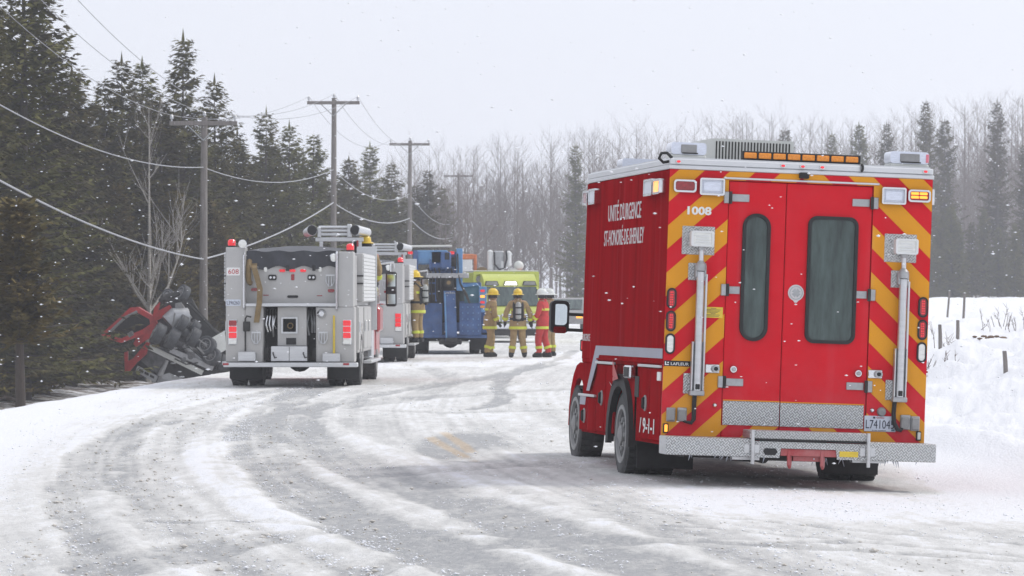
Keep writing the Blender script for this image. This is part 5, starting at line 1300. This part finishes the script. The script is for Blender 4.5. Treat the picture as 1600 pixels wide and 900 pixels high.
def pz(x, y): return (x, y, gz(x, y) + .0)
person('firefighter in tan gear and yellow helmet standing in profile beside the tow truck', pz(-.60, 111), R(-72), TAN, HELY, 'profile', lean=.10)
person('firefighter in tan gear with air cylinder on his back facing the ambulance', pz(.16, 110.2), R(3), TAN, HELY, 'wide', True)
person('person in red turnout gear and white helmet at the right of the group', pz(.83, 110.4), R(70), SUITRED, HELW, 'profile')
person('person in tan gear and white helmet half hidden behind the one in red', pz(1.05, 112.5), R(60), TAN, HELW, 'stand')
e2x = E2.location
person('firefighter with air cylinder standing on the side step of the second fire engine', (-2.43, 105.6, E2.location.z + .455), R(64), TAN, HELY, 'reach', True, lean=.08)
person('firefighter showing only a yellow helmet above the locker of the nearest fire engine', (-2.86, 79.85, ENGINE.location.z + 1.0), R(30), TAN, HELY, 'stand')

# ------------------------------------------------------------------ utility poles and wires
POLES = [(-13.2, 95, 11.0, 'utility pole just outside the picture beside the tall spruces'),
         (-10.92, 145, 8.1, 'shortest looking utility pole standing beside the overturned lorry'),
         (-8.15, 187, 10.8, 'tall utility pole rising behind the fire engine numbered 608'),
         (-6.1, 244, 11.0, 'utility pole rising behind the second fire engine'),
         (-4.46, 340, 11.9, 'faint utility pole rising behind the tow truck'),
         (-3.0, 440, 11.6, 'most distant hazy utility pole, above the ambulance')]
ATT = []                                                        # per pole: left arm, pin, right arm, upper cable, lower cable
CABZ = [(6.9, 5.1), (6.2, 2.95), (7.4, 5.9), (7.7, 6.25), (7.9, 6.8), (7.9, 6.8)]
for i, (x, y, top, lab) in enumerate(POLES):
    g = gz(x, y) if y < 500 else 0
    T = thing('utility_pole', lab, 'utility pole', (x, y, g), (0, 0, 0), 'utility poles along the road')
    t = top - g
    part(T, 'pole', B().tube([(0, 0, -.5), (0, 0, t * .5), (0.03, 0, t - .12)], [.17, .14, .11], 12), POLEW)
    arm = part(T, 'crossarm', B().box(-1.2, 1.2, -.18, -.06, t - .42, t - .27, .01), POLEW)
    part(T, 'brace', B().tube([(-.55, -.14, t - .42), (0, -.14, t - .95)], .022, 5), STEEL)
    part(T, 'brace', B().tube([(.55, -.14, t - .42), (0, -.14, t - .95)], .022, 5), STEEL)
    for xx, zz in ((-1.12, t - .27), (1.12, t - .27), (.03, t - .15)):
        part(T, 'insulator', B().lathe([(.03, zz), (.03, zz + .08), (.075, zz + .09), (.055, zz + .15), (.07, zz + .17), (.02, zz + .24)], 'z', (xx, -.1 if abs(xx) > .5 else 0, 0), 10), INSUL)
    ATT.append([(x - 1.12, y - .1, top - .06), (x + .03, y, top + .06), (x + 1.12, y - .1, top - .06), (x, y - .15, CABZ[i][0]), (x, y - .15, CABZ[i][1])])
SAG = [[1.3, 1.2, 1.2, 1.0, .9], [.6, .6, .6, .7, .35], [1.5, 1.5, 1.5, 1.0, .7], [1.8] * 3 + [1.2, 1.0], [1.6] * 5]
WN = ['left line wire', 'top line wire', 'right line wire', 'upper cable', 'thick lower telephone cable']
SP = ['from the pole outside the picture to the lorry', 'from the lorry pole to the pole behind engine 608', 'between the poles behind both fire engines', 'from the second engine pole to the tow truck pole', 'beyond the tow truck pole']
SAG[0] = [1.1, 1.1, 1.1, .8, .5]
for i in range(len(POLES) - 1):
    for k in range(5):
        a, b = Vector(ATT[i][k]), Vector(ATT[i + 1][k]); pts = []
        for j in range(25):
            u = j / 24; p = a.lerp(b, u); p.z -= 4 * SAG[i][k] * u * (1 - u) * .8; pts.append(p)
        r = .028 if k == 4 else (.017 if k == 3 else .011)
        solo('overhead_wire', B().tube(pts, r, 5), CABLEM if k >= 3 else WIREM, WN[k] + ' ' + SP[i], 'wire', 'overhead wires between the utility poles')

# ------------------------------------------------------------------ trees
def tris_mesh(name, V, F, mats, mi=None, smooth=False):
    me = bpy.data.meshes.new(name); V = np.asarray(V, np.float32); F = np.asarray(F, np.int32); k = F.shape[1]
    me.vertices.add(len(V)); me.vertices.foreach_set('co', V.ravel())
    me.loops.add(F.size); me.loops.foreach_set('vertex_index', F.ravel())
    me.polygons.add(len(F)); me.polygons.foreach_set('loop_start', np.arange(0, F.size, k, dtype=np.int32))
    me.update(calc_edges=True)
    for m in mats: me.materials.append(m)
    if mi is not None: me.polygons.foreach_set('material_index', np.asarray(mi, np.int32))
    if smooth: me.polygons.foreach_set('use_smooth', [True] * len(F))
    return me

def conifer_meshes(seed, h, rb, kind='spruce', dens=1.0, bare=.06):
    rg = np.random.default_rng(seed); V = []; F = []; tr = B()
    tr.tube([(0, 0, -.4), (.02, 0, h * .3), (0, .03, h * .7), (0, 0, h * .95)], [.016 * h, .012 * h, .005 * h, .008], 8)
    n = 0; z = h * bare
    while z < h * .985:
        t = z / h
        R_ = rb * (1 - t) ** (.75 if kind == 'spruce' else .6) * (.9 + .2 * np.sin(seed + z * 1.7)) + .13
        nb = int(rg.integers(6, 10)) if t < .85 else 8
        for b in range(nb):
            a = rg.uniform(0, 2 * np.pi); L = R_ * rg.uniform(.55, 1.15)
            if rg.random() < .07: L *= .35
            rise = (-.30 + .75 * t + rg.normal(0, .10)) if kind == 'spruce' else (.05 + .5 * t + rg.normal(0, .14))
            ns = max(4, int(L / .066 * dens)); u = (np.arange(ns) + rg.uniform(0, 1, ns)) / ns
            u = .12 + .9 * u
            cx = np.cos(a) * L * u; cy = np.sin(a) * L * u; cz = z + L * (rise * u + (.22 if kind == 'spruce' else .1) * u * u)
            if L > .5: tr.tube([(0, 0, z), (np.cos(a) * L * .85, np.sin(a) * L * .85, z + L * (rise * .85 + .15))], [.012 + .012 * L, .005], 3, False)
            for s in (-1, 1):
                ang = a + s * (rg.uniform(.35, 1.15, ns)); ln = (.27 - .12 * u) * rg.uniform(.7, 1.35, ns) * (1.0 if kind == 'spruce' else 1.15) * min(1.0, .6 + L)
                wd = ln * rg.uniform(.26, .46, ns); dr = rg.normal(-.18 if kind == 'spruce' else .1, .28, ns)
                dx = np.cos(ang); dy = np.sin(ang); px = -dy; py = dx; tw = rg.normal(0, .5, ns)
                p0 = np.stack([cx, cy, cz], 1); d = np.stack([dx, dy, dr], 1) * ln[:, None]; w = np.stack([px, py, tw], 1) * wd[:, None] * .5
                V.append(np.stack([p0, p0 + d * .45 + w, p0 + d, p0 + d * .45 - w], 1).reshape(-1, 3))
                F.append(n + np.arange(ns * 4).reshape(-1, 4)); n += ns * 4
        z += h * rg.uniform(.012, .022)
    top = np.array([[0, 0, h * .97], [.05, 0, h * .985], [0, 0, h * 1.02], [-.05, 0, h * .985]]); V.append(top); F.append(n + np.arange(4)[None]); 
    crown = tris_mesh('crown', np.concatenate(V), np.concatenate(F), [NEEDLE if kind == 'spruce' else CEDAR])
    return mesh_of('trunk', tr, BARKD, 60, False), crown

def bare_meshes(seed, h, spread=.33, m=TWIG, sides=3, levels=3, n1=17, upright=.75):
    rg = random.Random(seed); tr = B(); tw = B()
    pts = [Vector((0, 0, -.4))]; x = y = 0
    for k in range(1, 8):
        x += rg.uniform(-.12, .12) * h * .03; y += rg.uniform(-.12, .12) * h * .03; pts.append(Vector((x, y, h * k / 7)))
    rs = [h * (.0115 if m is not TWIG else .0085) * (1 - i / 7.3) ** 1.15 + .004 for i in range(8)]
    tr.tube(pts, rs, 6)
    def br(p, d, L, r, lv):
        q = [p]; dd = d.copy()
        for k in range(3):
            dd = (dd + Vector((rg.uniform(-.2, .2), rg.uniform(-.2, .2), .12))).normalized(); q.append(q[-1] + dd * L / 3)
        tw.tube(q, [r, r * .75, r * .5, r * .22], sides, False)
        if lv > 0:
            for k in range(rg.randint(3, 5)):
                i = rg.randint(1, 3); s = q[i - 1].lerp(q[i], rg.random())
                nd = (dd + Vector((rg.uniform(-.8, .8), rg.uniform(-.8, .8), rg.uniform(-.1, .6)))).normalized()
                br(s, nd, L * rg.uniform(.35, .6), r * .5, lv - 1)
    for k in range(n1):
        t = rg.uniform(.25, .97); i = min(6, int(t * 7)); p = pts[i].lerp(pts[i + 1], t * 7 - i); a = rg.uniform(0, 6.283)
        up_ = upright + rg.uniform(-.25, .3)
        d = Vector((math.cos(a), math.sin(a), up_)).normalized()
        br(p, d, h * spread * (1.05 - .75 * t) * rg.uniform(.6, 1.2), rs[i] * .48, levels - 1)
    return mesh_of('trunk', tr, m, 60, False), mesh_of('crown', tw, m, 60, False)

def put_tree(name, label, cat, pm, loc, rz=0, sc=1.0, group=None, wide=1.0):
    T = thing(name, label, cat, loc, (0, 0, rz), group); T.scale = (sc * wide, sc * wide, sc)
    for nm, m in zip(('trunk', 'crown'), pm):
        o = bpy.data.objects.new(nm, m); C.objects.link(o); o.parent = T
    return T

SPR = [conifer_meshes(11, 11.0, 2.15), conifer_meshes(12, 10.5, 1.9), conifer_meshes(13, 12.0, 2.35, dens=1.1), conifer_meshes(14, 9.0, 1.75)]
CED = [conifer_meshes(21, 8.0, 1.9, 'cedar', 1.1, .02), conifer_meshes(22, 7.0, 1.7, 'cedar', 1.1, .02)]
def px2(u, d): return (u - 800) / 6400 * d
rg = random.Random(5)
def plant(name, label, pm, base_h, u, top_v, d, group, wide=1.0):
    x = px2(u, d); g = gz(x, d); top = 1.68 + (461 - top_v) / 6400 * d
    return put_tree(name, label, 'tree', pm, (x, d, g - .1), rg.uniform(0, 6.28), (top - g) / base_h, group, wide)
# trees the photo lets one tell apart: picture column, top row, distance
G1 = 'evergreens along the left of the road'
BH = [11.0, 10.5, 12.0, 9.0]
NAMED = [
 (36, -150, 125, 2, 'tallest spruce at the far left edge, its top out of the picture'),
 (66, -30, 131, 1, 'slim spruce just right of the tallest one, reaching the top edge'),
 (-25, -60, 119, 0, 'spruce cut off by the left edge of the picture'),
 (112, 105, 144, 3, 'small pointed spruce between the tallest spruce and the pair of thin tops'),
 (163, 120, 155, 1, 'spruce with a thin crown, first of the pair right of the small pointed one'),
 (190, 85, 156, 0, 'thin topped spruce behind the bare roadside tree'),
 (222, 92, 162, 1, 'spruce with a narrow top just left of the tall one by the utility pole'),
 (286, 50, 166, 2, 'tall full spruce behind the utility pole beside the lorry'),
 (335, 118, 172, 0, 'spruce just right of the tall one, behind the lorry pole'),
 (250, 150, 158, 3, 'low dense spruce in front of the tall one by the lorry pole'),
 (135, 170, 152, 3, 'low spruce left of the bare roadside tree'),
 (416, 168, 196, 2, 'broad spruce with a pointed top left of the pole behind engine 608'),
 (452, 190, 204, 0, 'spruce between the broad pointed one and the pole behind engine 608'),
 (490, 205, 212, 1, 'spruce touching the pole behind engine 608'),
 (375, 220, 185, 3, 'small spruce above the left side of engine 608'),
 (578, 222, 262, 2, 'wide spruce between the poles behind the two fire engines'),
 (545, 245, 250, 3, 'lower spruce just right of the pole behind engine 608'),
 (612, 250, 270, 0, 'spruce touching the pole behind the second fire engine'),
 (668, 262, 300, 1, 'slim spruce right of the pole behind the second fire engine'),
 (690, 290, 318, 3, 'small hazy spruce above the tow truck'),
 (648, 285, 300, 0, 'spruce in haze between the poles behind the second engine and tow truck'),
 (900, 222, 366, 2, 'dark broad spruce standing alone left of the red truck'),
 (1447, 155, 372, 1, 'dark spruce above the bare wood right of the red truck, tallest there'),
 (1476, 185, 387, 3, 'shorter spruce just right of the dark one beyond the red truck'),
 (1558, 155, 378, 0, 'dark spruce near the right edge above the bare wood'),
 (1385, 190, 387, 1, 'hazy spruce above the right roof corner of the red truck'),
 (1342, 192, 402, 3, 'hazy spruce left of the one above the roof corner of the red truck'),
 (1300, 205, 408, 0, 'faint spruce over the light bar of the red truck'),
 (1227, 200, 414, 3, 'faint spruce over the roof air conditioner of the red truck'),
 (1600, 220, 353, 2, 'dark spruce cut off by the right edge of the picture'),
]
for u, v, d, k, lab in NAMED: plant('spruce_tree', lab, SPR[k], BH[k], u, v, d, G1 if u < 720 else 'evergreens in the far wood', (1.25 if k in (1, 3) else 1.15) if u < 720 else .82)
# the unbroken mass of lower evergreens between them
for i in range(54):
    t = i / 53; u = -60 + 760 * t + rg.uniform(-14, 14); d = float(np.interp(u, [-60, 60, 150, 250, 340, 420, 520, 600, 700], [122, 138, 161, 168, 175, 196, 234, 268, 328])) + rg.uniform(-3, 14)
    v = float(np.interp(u, [-60, 60, 150, 250, 340, 420, 520, 600, 700], [60, 150, 200, 190, 200, 235, 262, 285, 320])) + rg.uniform(-28, 55)
    k = rg.randint(0, 3); plant('spruce_tree', 'spruce merging into the dark evergreen wood left of the road', SPR[k], BH[k], u, v, d, 'unbroken evergreen wood left of the road', 1.3)
for i in range(30):
    t = i / 29; u = -70 + 420 * t + rg.uniform(-10, 10); d = float(np.interp(u, [-70, 40, 85, 150, 250, 350], [117, 128, 150, 155, 157, 161])) + rg.uniform(-2, 5)
    v = float(np.interp(u, [-70, 350], [250, 330])) + rg.uniform(-60, 60); k = i % 2
    plant('cedar_tree', 'olive brown cedar in the thicket at the foot of the left wood', CED[k], (8.0, 7.0)[k], u, v, d, 'olive cedars at the foot of the left wood', 1.0)
for i in range(16):
    u = 1440 + 190 * i / 15 + rg.uniform(-8, 8); d = rg.uniform(340, 370)
    plant('spruce_tree', 'young green spruce at the edge of the far wood right of the red truck', SPR[3], 9.0, u, rg.uniform(318, 380), d, 'young spruces at the edge of the far wood', 1.15)
# bare trees
BARE = [bare_meshes(31, 12, .34, n1=30), bare_meshes(32, 13, .30, n1=32, upright=1.0), bare_meshes(33, 11, .36, n1=30), bare_meshes(34, 12, .28, n1=32, upright=1.2)]
BHH = [12, 13, 11, 12]
PALE = bare_meshes(41, 9, .42, BARKP, 4, 3, 15, .9)
plant('bare_tree', 'pale leafless tree standing before the evergreens left of the lorry pole', PALE, 9, 232, 165, 151, None)
plant('bare_tree', 'leafless sapling leaning over the overturned lorry', bare_meshes(43, 5, .5, BARKP, 3, 3, 10, .5), 5, 262, 330, 153, None)
_cm = conifer_meshes(61, 5.4, 1.5, 'cedar', 1.2, .42)
TR = put_tree('cedar_tree', 'small cedar on a bare snow-dusted trunk at the left edge of the road', 'tree', _cm, (px2(30, 90), 90, gz(px2(30, 90), 90)), 0, 1.0, None)
part(TR, 'lower_trunk', B().tube([(0, 0, -.4), (.03, 0, .8), (.01, 0, 2.2), (0, 0, 3.0)], [.15, .12, .09, .05], 10), BARKD)
part(TR, 'broken_limb', B().tube([(0, 0, 1.0), (-.3, -.1, 1.1), (-.7, -.2, .9)], [.05, .035, .015], 6), BARKD)
for i in range(150):
    t = i / 149; u = 730 + 900 * t + rg.uniform(-9, 9); k = i % 4
    v = float(np.interp(u, [730, 780, 860, 930, 1050, 1170, 1300, 1450, 1600], [240, 222, 222, 196, 205, 185, 190, 178, 150])) + rg.uniform(-12, 45)
    d = float(np.interp(u, [730, 920, 1100, 1630], [440, 430, 420, 400])) + rg.uniform(-15, 40)
    plant('bare_tree', 'leafless grey tree in the hazy far wood', BARE[k], BHH[k], u, v, d, 'leafless trees of the far wood', rg.uniform(.9, 1.2))
for i in range(16):
    u = 560 + 170 * i / 15; d = rg.uniform(300, 335); k = i % 4
    plant('bare_tree', 'leafless grey tree behind the last evergreens left of the road', BARE[k], BHH[k], u, rg.uniform(225, 275), d, 'leafless trees beyond the poles')

# ------------------------------------------------------------------ the wood behind as one mass, brush, twigs
def mass(name, label, cat, src, spots, material):
    V = []; F = []; n = 0
    for m in src:
        a = np.empty(len(m.vertices) * 3, np.float32); m.vertices.foreach_get('co', a)
        f = np.empty(len(m.loops), np.int32); m.loops.foreach_get('vertex_index', f); m['_v'] = 0
        V.append(a.reshape(-1, 3)); F.append(f.reshape(-1, 4))
    OV = []; OF = []
    for (k, x, y, z, s, r) in spots:
        a = V[k]; c, q = math.cos(r), math.sin(r)
        OV.append(np.stack([(a[:, 0] * c - a[:, 1] * q) * s + x, (a[:, 0] * q + a[:, 1] * c) * s + y, a[:, 2] * s + z], 1)); OF.append(F[k] + n); n += len(a)
    o = bpy.data.objects.new(name, tris_mesh(name, np.concatenate(OV), np.concatenate(OF), [material])); C.objects.link(o)
    return tag(o, label, cat, None, 'stuff')
thin = [bare_meshes(51, 12, .30, TWIG, 3, 2, 10, 1.1)[1], bare_meshes(52, 11, .34, TWIG, 3, 2, 11, .8)[1]]
sp = []
for i in range(680):
    d = rg.uniform(440, 540); u = rg.uniform(560, 1660); x = px2(u, d)
    sp.append((i % 2, x, d, gz(x, d) - .2, rg.uniform(1.1, 1.6), rg.uniform(0, 6.28)))
mass('far_wood', 'hazy mass of leafless wood closing the view', 'wood', thin, sp, TWIG)
_lo = [conifer_meshes(71, 11, 2.6, dens=.32)[1], conifer_meshes(72, 9.5, 2.3, dens=.32)[1]]
sp = []
for i in range(60):
    d = rg.uniform(100, 330); x = -rg.uniform(23, 62) + .02 * (d - 100)
    sp.append((i % 2, x, d, gz(x, d) - .2, rg.uniform(.8, 1.2), rg.uniform(0, 6.28)))
mass('evergreen_wood', 'dark evergreen wood stretching away behind the roadside spruces', 'wood', _lo, sp, NEEDLE)
def stems(n, fx, hgt, r, seed, lean=.35, branch=2):
    rq = random.Random(seed); b = B()
    for i in range(n):
        x, y = fx(rq); z = gz(x, y) - .03; h = hgt * rq.uniform(.4, 1.3); p = Vector((x, y, z)); a = rq.uniform(0, 6.28); l = rq.uniform(0, lean)
        e = p + Vector((math.cos(a) * l * h, math.sin(a) * l * h, h)); m = p.lerp(e, .5) + Vector((rq.uniform(-.05, .05), 0, 0)); b.tube([p, m, e], [r, r * .7, r * .25], 3, False)
        for k in range(branch):
            s = p.lerp(e, rq.uniform(.35, .8)); b.tube([s, s + Vector((rq.uniform(-.4, .4), rq.uniform(-.3, .3), rq.uniform(.2, .5))) * h * .6], [r * .6, r * .2], 3, False)
    return b
solo('dry_brush', stems(3000, lambda q: (lambda y: (float(road_c(y)) - q.uniform(7.0, 12.5), y))(q.uniform(70, 99)), .42, .010, 3), BRUSH, 'dry brown brush along the foot of the left bank', 'brush', kind='stuff', sharp=0)
solo('dry_brush', stems(1500, lambda q: (q.uniform(-6, 60), q.uniform(370, 410)), 2.8, .026, 4), TWIG, 'grey scrub along the edge of the far wood', 'brush', kind='stuff', sharp=0)
# fence posts and twigs in the snow to the right
for i, (u, d, h, lab) in enumerate(((1571, 60, .30, 'weathered fence post nearest the right edge of the snowfield'), (1469, 72, .42, 'fence post among twigs close to the red truck'), (1496, 76, .38, 'stub of fence post beside the twiggy shrub'), (1505, 110, .75, 'thin distant fence post in the open snowfield'), (1480, 135, .9, 'farthest fence post, just right of the red truck'))):
    x = px2(u, d); z = gz(x, d)
    p = thing('fence_post', lab, 'fence post', (x, d, z), (R(2 - i), R(-3 + 2 * i), 0), 'fence posts in the snowfield')
    part(p, 'post', B().tube([(0, 0, -.3), (.005, 0, h * .5), (0, 0, h)], [.036, .034, .031], 9), POLEW)
    part(p, 'snow_cap', B().ball((0, 0, h), .033, 8, 6, (1, 1, .45)), FLAKE)
for i, (u, d, n, h, lab) in enumerate(((1478, 66, 9, .40, 'leafless twiggy shrub poking through the snow beside the red truck'), (1492, 74, 7, .5, 'taller leafless shrub behind the twiggy one right of the truck'), (1560, 88, 14, .4, 'low tuft of twigs near the crest of the right bank'))):
    x = px2(u, d)
    solo('bare_shrub', stems(n, lambda q: (x + q.gauss(0, .28), d + q.gauss(0, .6)), h, .010, 60 + i, .8, 4), TWIG, lab, 'shrub', 'leafless shrubs in the snowfield', sharp=0)
x = px2(1548, 78)
_h = B()
for _k in range(12):
    _x = x + rg.gauss(0, .12); _y = 78 + rg.gauss(0, .5); _h.ball((_x, _y, gz(_x, _y) + .015), rg.uniform(.03, .07), 7, 5, (1.2, 1.5, .5))
solo('dirt_heap', _h, BRUSH, 'small brown heap of earth showing through the right bank', 'earth heap', kind='stuff')

# ------------------------------------------------------------------ slush clods on the road, snowflakes in the air
def scatter(n, fp, fs, seed, squash=(1, 1, 1)):
    q = np.random.default_rng(seed); P = fp(q, n); S = fs(q, n)
    base = np.array([(1, 0, 0), (-1, 0, 0), (0, 1, 0), (0, -1, 0), (0, 0, 1), (0, 0, -1)], float) * np.array(squash)
    F = np.array([(0, 2, 4), (2, 1, 4), (1, 3, 4), (3, 0, 4), (2, 0, 5), (1, 2, 5), (3, 1, 5), (0, 3, 5)])
    V = P[:, None] + base[None] * S[:, None, None] * q.uniform(.6, 1.4, (n, 6, 1))
    return V.reshape(-1, 3), (F[None] + 6 * np.arange(n)[:, None, None]).reshape(-1, 3)
def fp(q, n):
    y = 10752 / q.uniform(95, 520, n); c = road_c(y); x = c + q.uniform(-4.4, 3.6, n) + q.normal(0, .3, n)
    keep = fbm(x * 1.3, y * .3, 300) > .52; x = np.where(keep, x, c - q.uniform(1.5, 4.0, n)); x = np.where((x > .8) & (y > 35) & (y < 47), -2 - q.uniform(0, 1.5, n), x)
    return np.stack([x, y, ground_z(x, y) + .004], 1)
V, F = scatter(4200, fp, lambda q, n: np.clip(q.lognormal(-5.1, .55, n), .003, .028), 1, (1.3, 1.7, .6))
o = bpy.data.objects.new('slush_clods', tris_mesh('slush_clods', V, F, [CLODM])); C.objects.link(o); tag(o, 'clods of dirty slush thrown over the road', 'slush', None, 'stuff')
def fw(q, n):
    y = 10752 / q.uniform(110, 560, n); c = road_c(y); x = c + q.uniform(-5.2, 4.4, n)
    keep = fbm(x * 2.2, y * .5, 320, 3) > .47; x = np.where(keep, x, np.interp(y, [16, 24, 31.7, 37, 43, 50, 60, 77], [.4, -.55, -1.98, -2.7, -3.2, -3.4, -4.1, -3.9]) + q.normal(0, .16, n))
    return np.stack([x, y, ground_z(x, y) + .003], 1)
V, F = scatter(26000, fw, lambda q, n: np.clip(q.lognormal(-5.25, .45, n), .003, .016), 5, (1.3, 1.6, .6))
o = bpy.data.objects.new('snow_crumbs', tris_mesh('snow_crumbs', V, F, [FLAKE])); C.objects.link(o); tag(o, 'broken crumbs of packed snow scattered along the wheel tracks', 'snow', None, 'stuff')
def fa(q, n):
    y = 24 + 140 * q.random(n) ** 1.2; x = q.uniform(-.24, .24, n) * (y + 12); z = q.uniform(.1, 1, n) * (2.2 + .16 * y); return np.stack([x, y, z], 1)
V, F = scatter(15000, fa, lambda q, n: np.clip(q.lognormal(-5.1, .3, n), .003, .009), 2, (1.7, 1.0, .75))
o = bpy.data.objects.new('falling_snow', tris_mesh('falling_snow', V, F, [FLAKE])); C.objects.link(o); tag(o, 'wind driven snowflakes in the air', 'snow', None, 'stuff')

# ------------------------------------------------------------------ haze: the snowy air over the whole place
hz = bpy.data.objects.new('haze', mesh_of('haze', B().box(-1300, 1300, -100, 1560, -4.5, 30), FLAKE, 0)); C.objects.link(hz)
hm = bpy.data.materials.new('snowy_air'); hm.use_nodes = True
nt = hm.node_tree; nt.nodes.remove(nt.nodes['Principled BSDF'])
pv = nt.nodes.new('ShaderNodeVolumePrincipled'); pv.inputs['Color'].default_value = (.93, .95, 1, 1); pv.inputs['Density'].default_value = .00058; pv.inputs['Anisotropy'].default_value = .2
nt.links.new(pv.outputs[0], nt.nodes['Material Output'].inputs['Volume'])
hz.data.materials.clear(); hz.data.materials.append(hm)
tag(hz, 'pale snowy haze filling the air', 'haze', None, 'stuff')
